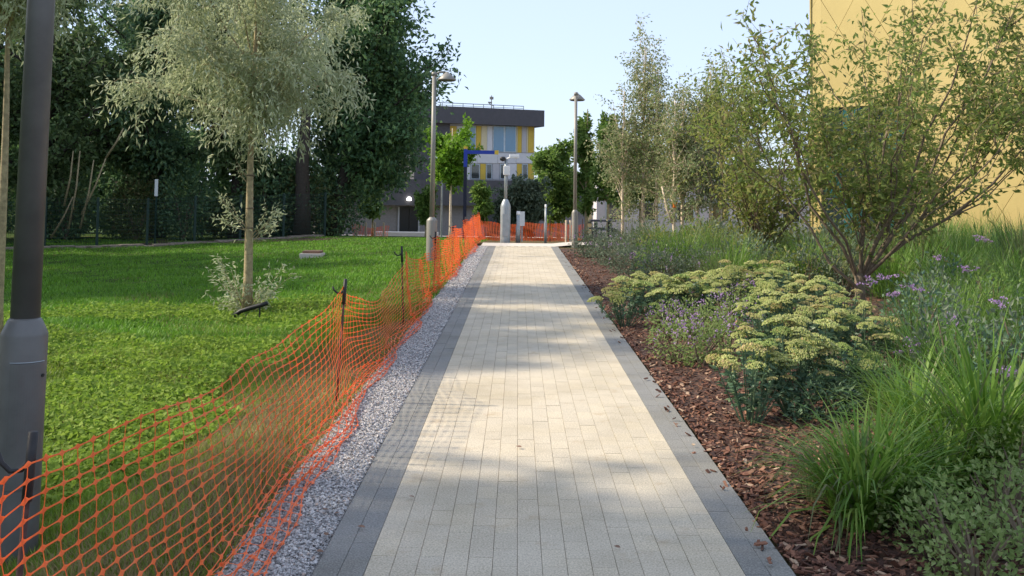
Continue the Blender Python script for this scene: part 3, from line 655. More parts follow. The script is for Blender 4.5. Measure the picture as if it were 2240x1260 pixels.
window(1079.5, 1130.5, 275.5, 333, 'glass_blue', 2); window(1027, 1042, 275.5, 333, 'glass_blue', 1)
for (x0, x1) in [(1130, 1170), (1090, 1130), (1045, 1090), (1000, 1045), (984, 1000)]: panel('spandrel_panel', x0, x1, 335, 357, 'panel_white', .08)
for (x0, x1, m_) in [(1157, 1170, 'panel_yellow'), (1132, 1143, 'panel_yellow'), (1113, 1132, 'panel_white'), (1079, 1094, 'panel_grey'), (1052, 1064, 'panel_yellow'), (1019, 1030, 'panel_white'), (998, 1012, 'panel_yellow')]:
    panel('facade_panel', x0, x1, 358, 393, m_)
for (x0, x1) in [(1144, 1156), (1095, 1112), (1065, 1078), (1031, 1051), (1012.5, 1018.5)]: window(x0, x1, 358.5, 392, 'glass_dark', 1)
# entrance door, ground floor glazing, wall lamp, railing, aerial
ud0, ud1 = fu(872, 480), fu(913, 480); zd = fz(452, 890); zb_ = fz(511, 890)
d_ = MB().box(((ud0+ud1)/2, -.12+.0, (zd+zb_)/2), (ud1-ud0, .1, zd-zb_)).build('door', 'door_black', bld)
MB().box(((ud0+ud1)/2+.05, -.19, (zd+zb_)/2), (.03, .04, zd-zb_-.1)).build('door_leaf_gap', 'black_steel', d_)
for s_ in (ud0-.06, ud1+.06): MB().box((s_, -.14, (zd+zb_)/2), (.12, .14, zd-zb_)).build('door_jamb', 'panel_grey', d_)
for x0, x1 in ((1065, 1130), (1135, 1165)):
    a0, a1 = fu(x0, 470), fu(x1, 470); MB().box(((a0+a1)/2, -.12, 1.5), (a1-a0, .06, 2.6)).build('ground_floor_window', 'glass_dark', bld)
zl = fz(438, 887); ul = fu(887, 438)
MB().lathe([(.05, -.02), (.17, 0), (.17, .12), (.1, .24)], 12, (ul, -.95, zl)).build('wall_lamp', 'lamp_glow', bld)
rail = MB(); zr = fz(228)
for k in range(9):
    u = fu(970)+k*(fu(1150)-fu(970))/8; rail.tube([(u, .6, ztop_up-.02), (u, .6, zr)], .03, 5)
rail.tube([(fu(960), .6, zr), (fu(1150), .6, zr)], .03, 5); rail.tube([(fu(960), .6, (zr+ztop_up)/2), (fu(1150), .6, (zr+ztop_up)/2)], .02, 5)
rail.build('roof_railing', 'galvanised', bld)
ua = fu(1083); am = MB().tube([(ua, 1, ztop_up-.05), (ua, 1, fz(206))], .035, 6); am.box((ua, 1, fz(212)), (.28, .12, .2)); am.box((ua-.12, 1, fz(222)), (.3, .1, .12)); am.tube([(ua-.2, 1, fz(224)), (ua+.2, 1, fz(230))], .03, 5); am.build('roof_aerial', 'lamp_far_paint', bld)
# step in front of the door
e0, e1 = at(838, 512, 62), at(935, 512, 62)
stp = MB().box(((e0.x+e1.x)/2, 62.3, (e0.z)-.02), (e1.x-e0.x+1.2, 1.2, .30), bev=.02).build('door_step', 'concrete_pale'); tag(stp, 'long pale concrete step before the charcoal building door', 'step')
m0 = sheet('tree_mulch_strip', -16, -4.6, 41.5, 46, .03, 'mulch_soil', 1, .7)

# pale low building behind the birches, on the right
lb0, lb1 = at(1305, 470, 62), at(1770, 470, 62); zb2 = zgf(8, 62)-.2; zt2 = at(1340, 372, 62).z
pb = empty('pale_building', ((lb0.x+lb1.x)/2, 64, zb2)); tag(pb, 'long low pale rendered building behind the birches', 'building')
wL = lb1.x-lb0.x
MB().box((0, 0, (zt2-zb2)/2), (wL, 4, zt2-zb2)).build('wall', 'render_pale', pb); MB().box((0, 0, zt2-zb2+.1), (wL+.5, 4.5, .2)).build('roof', 'slate', pb)
for k in range(6):
    x = -wL/2+1.1+k*(wL-2.2)/5; w = MB().box((x, -2.02, 1.9), (1.1, .06, 1.2)).build('window', 'frame_pale', pb); MB().box((x, -2.06, 1.9), (.95, .04, 1.05)).build('pane', 'glass_dark', w)
# dark outdoor table
tp = at(1318, 505, 41); tz = zgf(tp.x, 41); tb = empty('outdoor_table', (tp.x, 41, tz+.05)); tag(tb, 'black outdoor table with side benches on the pale paving', 'table')
MB().box((0, 0, .78), (1.0, .8, .07), bev=.01).build('table_top', 'slate', tb)
for s in (-1, 1):
    MB().box((s*.28, 0, .37), (.1, .6, .76)).build('leg', 'slate', tb); b_ = MB().box((0, s*.7, .45), (1.0, .28, .06), bev=.01).build('bench', 'slate', tb)
    for q in (-1, 1): MB().box((q*.35, s*.7, .21), (.07, .22, .42)).build('bench_leg', 'slate', b_)

# ------------------------------------------------------------------ yellow building
C0 = at(1778, 500, 45.0); wd = Vector((.66, -.751, 0)); wang = math.atan2(wd.y, wd.x); ybz = zgf(14, 42)-.1
yb = empty('yellow_building', (C0.x, C0.y, ybz), wang); tag(yb, 'tall yellow building clad in diamond-shaped metal panels', 'building')
WL, WH = 13.0, 12.5
wn_ = Vector((wd.y, -wd.x, 0))
def wall_uz(px, py):
    d = ray(px, py); o = Vector((0, 0, CAMH)); n = wn_; t = (C0-o).dot(n)/d.dot(n); q = o+d*t; return (q-C0).dot(wd), q.z-ybz
MB().box((WL/2, 4.06, WH/2), (WL, 8, WH)).build('wall', 'gold_joint', yb)
MB().box((WL/2, 4.0, WH+.15), (WL+.2, 8.3, .3)).build('parapet', 'gold_cladding', yb)
MB().box((-.03, 4.0, WH/2), (.06, 8.14, WH)).build('corner_trim', 'gold_cladding', yb)
o0, _ = wall_uz(1800, 400); o1, _ = wall_uz(1985, 400); _, oz = wall_uz(1890, 232)
# diamonds clipped to the wall and the opening
dw, dh = 1.95, 3.1
def clip(poly, a, b, c):               # keep a*u+b*z<=c
    out = []
    for i in range(len(poly)):
        p, q = poly[i], poly[(i+1) % len(poly)]; fp, fq = a*p[0]+b*p[1]-c, a*q[0]+b*q[1]-c
        if fp <= 0: out.append(p)
        if fp*fq < 0: t = fp/(fp-fq); out.append((p[0]+t*(q[0]-p[0]), p[1]+t*(q[1]-p[1])))
    return out
gap = .010
for j in range(-1, int(WH/(dh/2))+2):
    for i in range(-1, int(WL/dw)+2):
        cu = i*dw+(dw/2 if j % 2 else 0)+.35; cz = j*dh/2
        P0 = [(cu-dw/2+gap, cz), (cu, cz-dh/2+gap*1.6), (cu+dw/2-gap, cz), (cu, cz+dh/2-gap*1.6)]
        for cc in ((-1, 0, 0), (1, 0, WL), (0, -1, 0), (0, 1, WH)): P0 = clip(P0, *cc) if P0 else P0
        if len(P0) < 3: continue
        pieces = []
        for cc in ([(1, 0, o0)], [(-1, 0, -o1)], [(-1, 0, -o0), (1, 0, o1), (0, -1, -oz)]):
            q = P0
            for k in cc:
                q = clip(q, *k) if len(q) > 2 else []
            if len(q) > 2: pieces.append(q)
        if len(pieces) > 1 and abs(cu-(o0+o1)/2) > 9: pieces = [P0]
        for q in pieces:
            ar = abs(sum(q[i_][0]*q[(i_+1) % len(q)][1]-q[(i_+1) % len(q)][0]*q[i_][1] for i_ in range(len(q))))/2
            if ar < .03: continue
            MB().poly([Vector((a, .045, b)) for a, b in q], Vector((0, -.06+rnd.uniform(-.006, .006), 0))).build('cladding_panel', 'gold_cladding', yb)
# glazed opening
gl = MB().box(((o0+o1)/2, .03, oz/2), (o1-o0, .05, oz)).build('glazing', 'slate', yb)
ncol, nrow = 4, 3
for i in range(ncol):
    for j in range(nrow):
        MB().box((o0+(i+.5)*(o1-o0)/ncol, -.005, (j+.5)*oz/nrow), ((o1-o0)/ncol-.09, .04, oz/nrow-.09)).build('pane', 'glass_teal' if (i+j) % 2 else 'glass_dark', gl)
for u in (o0-.05, o1+.06): MB().box((u, -.06, oz/2), (.12, .16, oz)).build('reveal', 'gold_cladding', yb)
MB().box(((o0+o1)/2, -.06, oz+.06), (o1-o0+.23, .16, .12)).build('lintel', 'gold_cladding', yb)

# ------------------------------------------------------------------ green mesh fence
f0, f1 = Vector((-21.5, 37.6)), Vector((-8.6, 45.8)); nseg = 8
fence = empty('mesh_fence', (f0.x, f0.y, 0)); tag(fence, 'dark green weld-mesh fence along the far lawn edge under the trees', 'fence')
for k in range(nseg+1):
    q = f0.lerp(f1, k/nseg); z = zgf(q.x, q.y); MB().box((q.x-f0.x, q.y-f0.y, z+.95), (.09, .09, 2.1), rz=.55).build('post', 'fence_green', fence)
    if k < nseg:
        q2 = f0.lerp(f1, (k+1)/nseg); z2 = zgf(q2.x, q2.y); pm = MB(); a = Vector((q.x-f0.x, q.y-f0.y, 0)); b_ = Vector((q2.x-f0.x, q2.y-f0.y, 0)); side = Vector((0, -.05, 0))
        for j in range(13):
            h = .12+j*.15; pm.tube([a+side+Vector((0, 0, z+h)), b_+side+Vector((0, 0, z2+h))], .006, 4, False)
        for j in range(30):
            t = (j+.5)/30; m_ = a.lerp(b_, t)+side; zz = z+(z2-z)*t; pm.tube([m_+Vector((0, 0, zz+.1)), m_+Vector((0, 0, zz+1.95))], .0045, 4, False)
        pm.build('mesh_panel', 'fence_green', fence)
ed = MB()
for k in range(24):
    a, b_ = f0.lerp(f1, k/24-.02), f0.lerp(f1, (k+1)/24)
    m_ = (a+b_)/2; ed.box((m_.x, m_.y-.35, zgf(m_.x, m_.y)+.02+.01*(k % 3)), ((b_-a).length*.93, .45, .14), rz=math.atan2((f1-f0).y, (f1-f0).x))
e_ = ed.build('edging_kerb', 'edging'); tag(e_, 'pale brown edging strip below the green mesh fence', 'edging')
# sign on the fence
q = at(343, 408, 42.5); s_ = empty('marker_post', (q.x, q.y, zgf(q.x, q.y))); tag(s_, 'small white marker post top standing behind the mesh fence', 'post')
zt_ = at(343, 392, 42.5).z-s_.location.z
MB().box((0, 0, zt_/2), (.06, .06, zt_)).build('post', 'fence_green', s_); MB().box((0, -.05, zt_-.35), (.13, .03, .7)).build('white_plate', 'white_plastic', s_)

# drain cover in the lawn
q = gp(683, 566, zgf(-6.4, 30.5)); dc = empty('drain_cover', (q.x, q.y, zgf(q.x, q.y))); tag(dc, 'rusty square drain cover with pale concrete rim in the lawn', 'drain cover')
MB().box((0, 0, .03), (.62, .62, .16), bev=.01).build('rim', 'concrete_pale', dc); MB().box((0, .05, .12), (.5, .48, .12), bev=.01).build('cover', 'rust_cover', dc)

# ------------------------------------------------------------------ lamps
def lamp(label, x, y, shoulder, top, rb, rp, paint, head_dir, lean=0, detail=False, head=True):
    z = zgf(x, y); root = empty('street_lamp', (x, y, z)); root.rotation_euler = (0, lean, 0); tag(root, label, 'lamp', None)
    sh_ = shoulder-z; tp_ = top-z
    MB().lathe([(rb*1.0, -.15), (rb, 0), (rb, sh_-.07), (rb*.97, sh_-.055), (rp*1.16, sh_), (rp, sh_+.012)], 40).build('base', paint, root, True)
    MB().tube([(0, 0, sh_-.02), (0, 0, tp_)], [rp, rp*.86], 32).build('shaft', paint, root, True)
    if detail:                      # access door: a curved plate on the base
        a0, a1 = R(-95), R(-8); zz0, zz1 = .35, sh_-.19; v, f_ = [], []
        NA, NZ = 14, 8
        for i in range(NA+1):
            for j in range(NZ+1):
                ta, tz_ = i/NA, j/NZ; aa = a0+(a1-a0)*ta; zz = zz0+(zz1-zz0)*tz_
                edge = min(ta, 1-ta)*(a1-a0)*rb; ez = min(tz_, 1-tz_)*(zz1-zz0)
                v.append(((rb+.0035)*math.cos(aa), (rb+.0035)*math.sin(aa), zz))
        for i in range(NA):
            for j in range(NZ):
                if (i in (0, NA-1)) and (j in (0, NZ-1)) and False: continue
                f_.append((i*(NZ+1)+j, (i+1)*(NZ+1)+j, (i+1)*(NZ+1)+j+1, i*(NZ+1)+j+1))
        me = bpy.data.meshes.new('access_door'); me.from_pydata(v, [], f_); me.update()
        dr = link('access_door', me, paint, root); md = dr.modifiers.new('thick', 'SOLIDIFY'); md.thickness = .006; md.offset = 0
        bv_ = dr.modifiers.new('bev', 'BEVEL'); bv_.width = .0015
        MB().tube([((rb+.002)*math.cos(R(-14)), (rb+.002)*math.sin(R(-14)), zz1-.06), ((rb+.012)*math.cos(R(-14)), (rb+.012)*math.sin(R(-14)), zz1-.06)], .008, 10).build('lock', 'black_steel', dr)
        # joint line round the door
        seam = MB(); ring_ = []
        for aa, zz in [(a0, zz0), (a0, zz1-.02), (a0+.12, zz1+.006), (a1, zz1+.012)]: ring_.append(((rb+.003)*math.cos(aa), (rb+.003)*math.sin(aa), zz))
        for k in range(8): 
            aa = a0+.12+(a1-a0-.12)*k/7; 
        seam.tube([((rb+.004)*math.cos(a0+(a1-a0)*k/16), (rb+.004)*math.sin(a0+(a1-a0)*k/16), zz1+.006) for k in range(17)], .0025, 5); seam.build('door_rim', 'galvanised', dr)
    if head:
        h = Vector((math.cos(head_dir), math.sin(head_dir), 0))
        MB().tube([(0, 0, tp_-.06), (0, 0, tp_+.02)], rp*1.12, 20).build('collar', paint, root, True)
        MB().tube([(0, 0, tp_-.03), h*.12+Vector((0, 0, tp_+.02)), h*.26+Vector((0, 0, tp_+.03))], [.03, .026, .024], 10).build('arm', paint, root, True)
        hd = MB().lathe([(.215, -.17), (.22, -.15), (.10, -.03), (.05, 0), (.03, .03)], 24, tuple(h*.30+Vector((0, 0, tp_)))).build('lamp_head', paint, root, True)
        MB().lathe([(.19, -.185), (.20, -.168)], 24, tuple(h*.30+Vector((0, 0, tp_)))).build('diffuser', 'lamp_under', hd)
    return root
lp = at(50, 700, 4.87)
lamp('grey metal lamp column with access door, right beside the orange net', lp.x, 4.87, lp.z, 4.4, .104, .066, 'lamp_paint', 0, R(.55), True)
l2 = at(945, 476, 24); lamp('slim pale lamp with conical head beside the dark trees', l2.x, 24, l2.z, at(950, 160, 24).z, .125, .058, 'lamp_far_paint', R(-5))
l3 = at(1258, 480, 28); lamp('slim pale lamp rising from the bed beside the birches', l3.x, 28.1, 1.0, at(1262, 203, 28).z, .085, .048, 'lamp_far_paint', R(80))

# camera pole
cp = at(1105, 530, 28.6); cz0 = zgf(cp.x, 30.3); CY = 30.3
cp = at(1105, 525, CY); cpo = empty('camera_pole', (cp.x, CY, cz0)); tag(cpo, 'galvanised security camera pole with a thick base at the path end', 'camera pole')
zs, zt_ = at(1105, 452, CY).z-cz0, at(1106, 348, CY).z-cz0
MB().lathe([(.15, -.1), (.15, 0), (.15, zs), (.135, zs+.07), (.075, zs+.2), (.06, zs+.22)], 24).build('base', 'galvanised', cpo, True)
MB().box((0, -.15, zs*.5), (.16, .02, zs*.6)).build('access_door', 'galvanised', cpo)
MB().tube([(0, 0, zs+.15), (0, 0, zt_)], .048, 14).build('shaft', 'galvanised', cpo, True)
MB().box((.02, -.06, at(1106, 373, CY).z-cz0), (.19, .16, .27), bev=.015).build('junction_box', 'white_plastic', cpo)
cc = MB().tube([(-.02, 0, zt_), (.16, -.1, zt_+.06), (.32, -.12, zt_+.03)], .02, 8).build('camera_arm', 'white_plastic', cpo)
MB().lathe([(.02, -.09), (.085, -.05), (.09, .02), (.05, .05)], 14, (-.1, -.04, zt_+.02)).build('dome_camera', 'black_steel', cpo, True)
MB().box((.24, -.12, zt_+.08), (.3, .12, .1), bev=.02).build('bullet_camera', 'white_plastic', cpo)
# bollards and posts
for (px, top, w, lab) in [(1133, 462, .12, 'short pale post with a white cap beside the camera pole'), (1193, 447, .07, 'thin grey post with a wider foot before the orange cross net')]:
    p_ = at(px, 530, 30.4); z = zgf(p_.x, 30.4); t_ = at(px, top, 30.4).z-z; o = empty('post', (p_.x, 30.4, z)); tag(o, lab, 'post')
    MB().lathe([(w*.6, -.05), (w*.6, t_*.5), (w*.42, t_*.56), (w*.42, t_-.1)], 14).build('shaft', 'galvanised', o, True); MB().lathe([(w*.45, t_-.1), (w*.48, t_-.08), (w*.4, t_)], 14).build('cap', 'white_plastic', o, True)
for px in (1238, 1247, 1254):
    p_ = at(px, 530, 30.6); z = zgf(p_.x, 30.6); o = MB().tube([(p_.x, 30.6, z-.05), (p_.x, 30.6, z+.7)], .03, 8).build('timber_post', 'bark_birch'); tag(o, 'short pale timber peg beside the right lamp', 'post', 'timber pegs by the right lamp')
p_ = at(1142, 500, 36); nb = empty('notice_board', (p_.x, 36, zgf(p_.x, 36))); tag(nb, 'small pale notice plate behind the orange cross net', 'sign')
MB().box((0, 0, .5), (.05, .05, 1.1)).build('post', 'galvanised', nb); MB().box((0, -.04, .8), (.18, .03, .5)).build('plate', 'white_plastic', nb)
# blue gantry
gY = 40; g0 = at(1016, 510, gY); gz = zgf(g0.x, gY); ga = empty('blue_gantry', (g0.x, gY, gz)); tag(ga, 'blue and black post with a horizontal blue arm tipped yellow', 'gantry')
zt_ = at(1017, 326, gY).z-gz; zm = at(1017, 365, gY).z-gz; w_ = .13
MB().box((0, 0, zm/2), (w_, w_, zm)).build('lower_post', 'navy_paint', ga); MB().box((0, 0, (zm+zt_)/2), (w_+.01, w_+.01, zt_-zm)).build('upper_post', 'blue_paint', ga)
ax = at(1082, 332, gY).x-g0.x; za = at(1050, 333, gY).z-gz
MB().box((ax/2, 0, za), (ax, .1, .14)).build('arm', 'blue_paint', ga); MB().box((ax+.08, 0, za), (.15, .11, .16)).build('arm_tip', 'yellow_paint', ga); MB().box((.0, 0, zt_+.05), (.15, .15, .1)).build('post_cap', 'yellow_paint', ga)
# slim white street lamps far left of the gantry
q = at(968, 345, 55); wl_ = empty('globe_lamp', (q.x, 55, zgf(q.x, 55))); tag(wl_, 'white double-headed lamp behind the lime-green tree', 'lamp')
hz = q.z-wl_.location.z; MB().tube([(0, 0, 0), (0, 0, hz)], .05, 8).build('post', 'galvanised', wl_)
for s in (-1, 1): MB().lathe([(.03, -.12), (.32, -.05), (.3, .0), (.06, .12)], 14, (s*.45, 0, hz-(.3 if s > 0 else 0))).build('lamp_head', 'white_plastic', wl_, True)
MB().tube([(-.45, 0, hz), (.45, 0, hz-.3)], .025, 6).build('arm', 'galvanised', wl_)

# ------------------------------------------------------------------ orange nets
def net(name, G, label, wn=.0064, wt=.0029, parent=None):
    """G (rows, cols, 3) grid of crossings -> plastic mesh with ribbon strands thickened at the nodes"""
    Rn, Cn, _ = G.shape; Vs, Fs, off = [], [], 0
    tang = np.gradient(G, axis=1); tang /= np.linalg.norm(tang, axis=2, keepdims=True)+1e-9
    vert = np.gradient(G, axis=0); vert /= np.linalg.norm(vert, axis=2, keepdims=True)+1e-9
    nor = np.cross(tang, vert); nor /= np.linalg.norm(nor, axis=2, keepdims=True)+1e-9
    def ribbon(P, side, nr, w, th):           # P (a,b,3): a strands of b points
        nonlocal off
        a, b, _ = P.shape; w = w[..., None]
        ring = np.stack([P+side*w, P+nr*th, P-side*w, P-nr*th], 2); Vs.append(ring.reshape(-1, 3))
        i = np.arange(a*b*4).reshape(a, b, 4)+off; off += a*b*4
        for k in range(4):
            k2 = (k+1) % 4; Fs.append(np.stack([i[:, :-1, k], i[:, :-1, k2], i[:, 1:, k2], i[:, 1:, k]], -1).reshape(-1, 4))
    # horizontal strands, with points: node, 1/4, 3/4, node
    ts = [0, .18, .5, .82]
    P = np.stack([G[:, :-1]*(1-t)+G[:, 1:]*t for t in ts], 2).reshape(Rn, -1, 3); P = np.concatenate([P, G[:, -1:]], 1)
    sd = np.repeat(vert[:, :-1], 4, 1); sd = np.concatenate([sd, vert[:, -1:]], 1); nr = np.concatenate([np.repeat(nor[:, :-1], 4, 1), nor[:, -1:]], 1)
    w = np.tile(np.array([wn*1.6, wt, wt*.8, wt]), Cn-1); w = np.concatenate([w, [wn]]); w = np.broadcast_to(w, (Rn, len(w)))
    wj = w*rng.uniform(.8, 1.25, w.shape); ribbon(P, sd, nr, wj, .0012)
    Gv = G.transpose(1, 0, 2); ts = [0, .25, .75]
    P = np.stack([Gv[:, :-1]*(1-t)+Gv[:, 1:]*t for t in ts], 2).reshape(Cn, -1, 3); P = np.concatenate([P, Gv[:, -1:]], 1)
    tv = tang.transpose(1, 0, 2); nv = nor.transpose(1, 0, 2)
    sd = np.concatenate([np.repeat(tv[:, :-1], 3, 1), tv[:, -1:]], 1); nr = np.concatenate([np.repeat(nv[:, :-1], 3, 1), nv[:, -1:]], 1)
    w = np.tile(np.array([wn*1.5, wt*.7, wt*.6]), Rn-1); w = np.concatenate([w, [wn]]); w = np.broadcast_to(w, (Cn, len(w)))
    ribbon(P, sd, nr+0, w*rng.uniform(.8, 1.25, w.shape), .0013)
    o = link(name, mesh_np(name, np.concatenate(Vs), Fs), 'orange_net', parent); tag(o, label, 'safety net'); return o
stakes = [-1.7, 2.70, 7.36, 11.7, 15.9, 20.4, 25.0, 29.4, 33.2]
sags = [.10, .13, .27, .22, .18, .15, .12, .12]
SX = -1.27
def stake_x(y): return SX+.02*math.sin(y*3)-.0*y
def net_grid(Rn=25, step=.125):
    ycols = np.concatenate([np.arange(-1.7, 11, step), np.arange(11, 33.2, step*.62)]); Cn = len(ycols); G = np.zeros((Rn, Cn, 3))
    v = np.linspace(0, 1, Rn)
    for c_, y in enumerate(ycols):
        k = max(i for i in range(len(stakes)) if stakes[i] <= y+1e-6); k = min(k, len(stakes)-2)
        t = (y-stakes[k])/(stakes[k+1]-stakes[k]); prof = (1-(2*t-1)**2)
        ztop = .80-sags[k]*prof*(1 if t < .5 else 1.0)+.012*math.sin(y*4.1)*prof
        # gathered at the third and sixth stakes
        pinch = .96*math.exp(-((y-11.72)/.6)**2)+.8*math.exp(-((y-25)/.6)**2)+.85*math.exp(-((y-15.9)/.5)**2)+.6*math.exp(-((y-20.4)/.5)**2)
        yc = stakes[int(np.argmin([abs(s-y) for s in stakes]))]
        yy = yc+(y-yc)*(1-.9*pinch) if pinch > .02 else y
        xb = -1.035-.05*math.sin(y*.9+.5)-.03*math.sin(y*2.7)-.1*sstep(8, 12, y)*1+.06*sstep(20, 26, y); xt = stake_x(y)+.02+.025*prof*math.sin(y*2.2)
        zb = .012
        for r_ in range(Rn):
            vv = v[r_]; lowpart = .40
            if vv < lowpart:
                q = vv/lowpart; x = xb+(xt-xb)*.62*q**1.1+.018*math.sin(y*7+r_*1.9); z = zb+.085*q**1.3+.012*math.sin(y*9+r_*2.3)*q
            else:
                q = (vv-lowpart)/(1-lowpart); x = xb+(xt-xb)*(.62+.38*q)+.03*math.sin(q*math.pi)*math.sin(y*1.3+1); z = .1+(ztop-.1)*q
            z += .006*math.sin(y*5.3+r_*1.1); x += .006*math.sin(y*6.7+r_*.9)+.05*float(sstep(11, 16, y))*math.sin(y*11+vv*3)*(.3+vv*.7)
            dy = .05*math.sin(y*1.1)*vv+.03*math.sin(y*2.3+vv*4)-(.03+.02*math.sin(y*.7))*vv
            G[r_, c_] = (x, yy+dy*(1-min(1, pinch)), max(z, zgf(x, yy)+.012))
    return G
net('safety_net', net_grid(), 'orange plastic mesh safety net sagging along the gravel edge')
for i, y in enumerate(stakes):
    if i == 0: continue
    x = stake_x(y)-(.055 if i == 1 else 0); z = zgf(x, y)
    lab = ['', 'dark steel net stake with a bent hook beside the grey lamp column', 'thin dark net stake standing before the silver tree', 'net stake wrapped by the gathered orange mesh', 'net stake in front of the slim far lamp', 'net stake in the middle of the distant net run', 'net stake at the raised bunched end of the net', 'last net stake before the net turns behind the path', 'corner net stake behind the path end'][i]
    o = empty('net_stake', (x, y, z)); o.rotation_euler = (rnd.uniform(-.02, .02), R([0, 3.2, 3.0, -2.2, 1, 1, .5, 0, 0][i]), 0); tag(o, lab, 'stake', None)
    ht = .86-z
    MB().tube([(0, 0, -.25), (0, 0, ht*.8)], .0085, 10).build('rod', 'rust_steel', o, True); MB().tube([(0, 0, ht*.8), (0, 0, ht)], [.0135, .0125], 10).build('cap', 'black_steel', o, True)
    pts = [Vector((0.0, 0, ht-.07)), Vector((-.022, 0, ht-.10)), Vector((-.05, 0, ht-.105)), Vector((-.075, 0, ht-.085)), Vector((-.088, 0, ht-.06))]
    MB().tube(pts, .007, 8).build('hook', 'black_steel', o, True)
# net across the end of the path, slumped on its stakes
def grid2(a, b, H, step, Rn, sag, fall=True):
    L = (Vector(b)-Vector(a)).length; Cn = int(L/step); G = np.zeros((Rn, Cn, 3))
    for c_ in range(Cn):
        t = c_/(Cn-1); x = a[0]+(b[0]-a[0])*t; y = a[1]+(b[1]-a[1])*t; z = zgf(x, y)
        s = abs(math.sin(t*L/2.1*math.pi)); h = H*(1-sag*s)+.03*math.sin(x*5)
        for r_ in range(Rn):
            v = r_/(Rn-1); G[r_, c_] = (x+.05*math.sin(v*3+x*4), y+.12*math.sin(v*4+x*3)*(1-v), z+.02+h*v+.01*math.sin(x*9+r_))
    return G
net('safety_net', grid2((-1.3, 33.2), (-1.25, 37.8), .72, .14, 16, .1), 'orange net continuing behind the path end towards the gantry', .007, .0042)
net('safety_net', grid2((-1.25, 37.8), (2.45, 38.2), .66, .10, 18, .08), 'orange mesh net stretched across behind the end of the path', .009, .0055)
net('safety_net', grid2((-1.3, 40.5), (2.3, 41), .66, .10, 18, .08), 'second orange mesh net just beyond the cross net', .009, .0055)
for k in range(4):
    x = -1.2+k*1.2; o = MB().tube([(x, 38, zgf(x, 38)-.1), (x, 38, zgf(x, 38)+.85)], .016, 6).build('net_stake', 'rust_steel'); tag(o, 'thin stake holding the cross net beyond the path end', 'stake', 'cross net stakes')
q0, q1 = at(772, 513, 55), at(850, 513, 55)
net('safety_net', grid2((q0.x, 55), (q1.x, 55), .62, .12, 10, .3), 'small orange net by the charcoal building wall left of its door', .012, .008)
for k in range(4):
    x = q0.x+(q1.x-q0.x)*(k+.5)/4; o = MB().box((x, 54.8, zgf(x, 54.8)+.35), (.09, .09, .8)).build('timber_post', 'bark_birch'); tag(o, 'short timber post beside the small distant orange net', 'post', 'timber posts by the small net')

# ------------------------------------------------------------------ planting
def gclump(label, x, y, n, L, W, mat, spread=.55, bend=1.3, r=.09, grp=None, name='grass_clump', seg=4):
    z = zgf(x, y)+.02; az = rng.uniform(0, 6.28, n); rr = r*np.sqrt(rng.uniform(0, 1, n)); P = np.stack([rr*np.cos(az), rr*np.sin(az), 0*az], 1)
    az2 = az+rng.normal(0, .5, n)
    root = empty(name, (x, y, z)); tag(root, label, 'grass', grp)
    k = n*4//5
    blades('green_blades', P[:k], az2[:k], rng.uniform(.6, 1.1, k)*L, rng.uniform(.7, 1.2, k)*W, np.abs(rng.normal(.05, spread*.6, k)), rng.uniform(.4, 1.2, k)*bend, mat, root, seg)
    blades('pale_blades', P[k:], az2[k:], rng.uniform(.5, 1.0, n-k)*L, rng.uniform(.5, .9, n-k)*W, np.abs(rng.normal(.15, spread*.7, n-k)), rng.uniform(.5, 1.3, n-k)*bend, 'blade_pale', root, seg)
    return root
g1 = gp(1885, 1150); gclump('bright green arching grass clump at the bark edge, foremost in the bed', g1.x, g1.y, 300, .74, .020, 'blade_bed', .8, 2.3, .12)
g2 = gp(2160, 1075); gclump('tall upright green grass clump with wide blades, behind the foremost clump', g2.x, g2.y, 300, .95, .021, 'blade_bed', .5, 1.8, .15)
g3 = gp(1790, 1090); gclump('low wispy pale grass tuft leaning over the bark mulch', g3.x, g3.y, 170, .46, .005, 'blade_pale', .8, 1.6, .08)
for (px, py, lab) in [(1960, 1120, 'arching green grass clump touching the foremost clump'), (2065, 1090, 'arching green grass clump between the foremost and the tall clump')]:
    g5 = gp(px, py); gclump(lab, g5.x, g5.y, 230, .68, .018, 'blade_bed', .75, 2.2, .11)
g4 = gp(2010, 1010); gclump('mid-sized green grass clump between the wispy tuft and the tall clump', g4.x, g4.y, 220, .7, .017, 'blade_bed', .6, 1.9, .12)
GG = 'tall grasses massed on the right of the bed'
for (x, y, L) in [(2.75, 5.7, .7), (2.5, 6.5, .6), (2.9, 6.9, .8), (3.5, 6.6, .85), (3.0, 7.9, .75), (3.4, 8.3, .85), (3.9, 8.0, .95), (4.5, 8.6, 1.0), (3.75, 9.4, .85), (4.2, 9.7, .95), (4.6, 10.1, 1.0), (5.3, 10.3, 1.05), (4.4, 11.3, .7), (5.1, 11.6, 1.05), (6.0, 12.0, 1.1), (5.6, 13.4, 1.1), (6.7, 13.8, 1.1), (5.0, 9.2, 1.05), (5.9, 10.9, 1.1), (2.6, 7.3, .5), (6.4, 15.2, 1.1), (7.3, 15.6, 1.15), (5.3, 14.6, .9), (7.8, 17.4, 1.1)]:
    gclump('soft tall green grass in the mass below the yellow wall', x+rnd.uniform(-.1, .1), y, int(rnd.uniform(200, 320)), L*rnd.uniform(.75, 1.05), .006+y*.0005, rnd.choice(['blade_bed', 'blade_deep', 'blade_deep']), rnd.uniform(.45, .7), rnd.uniform(1.2, 1.9), .2, GG)
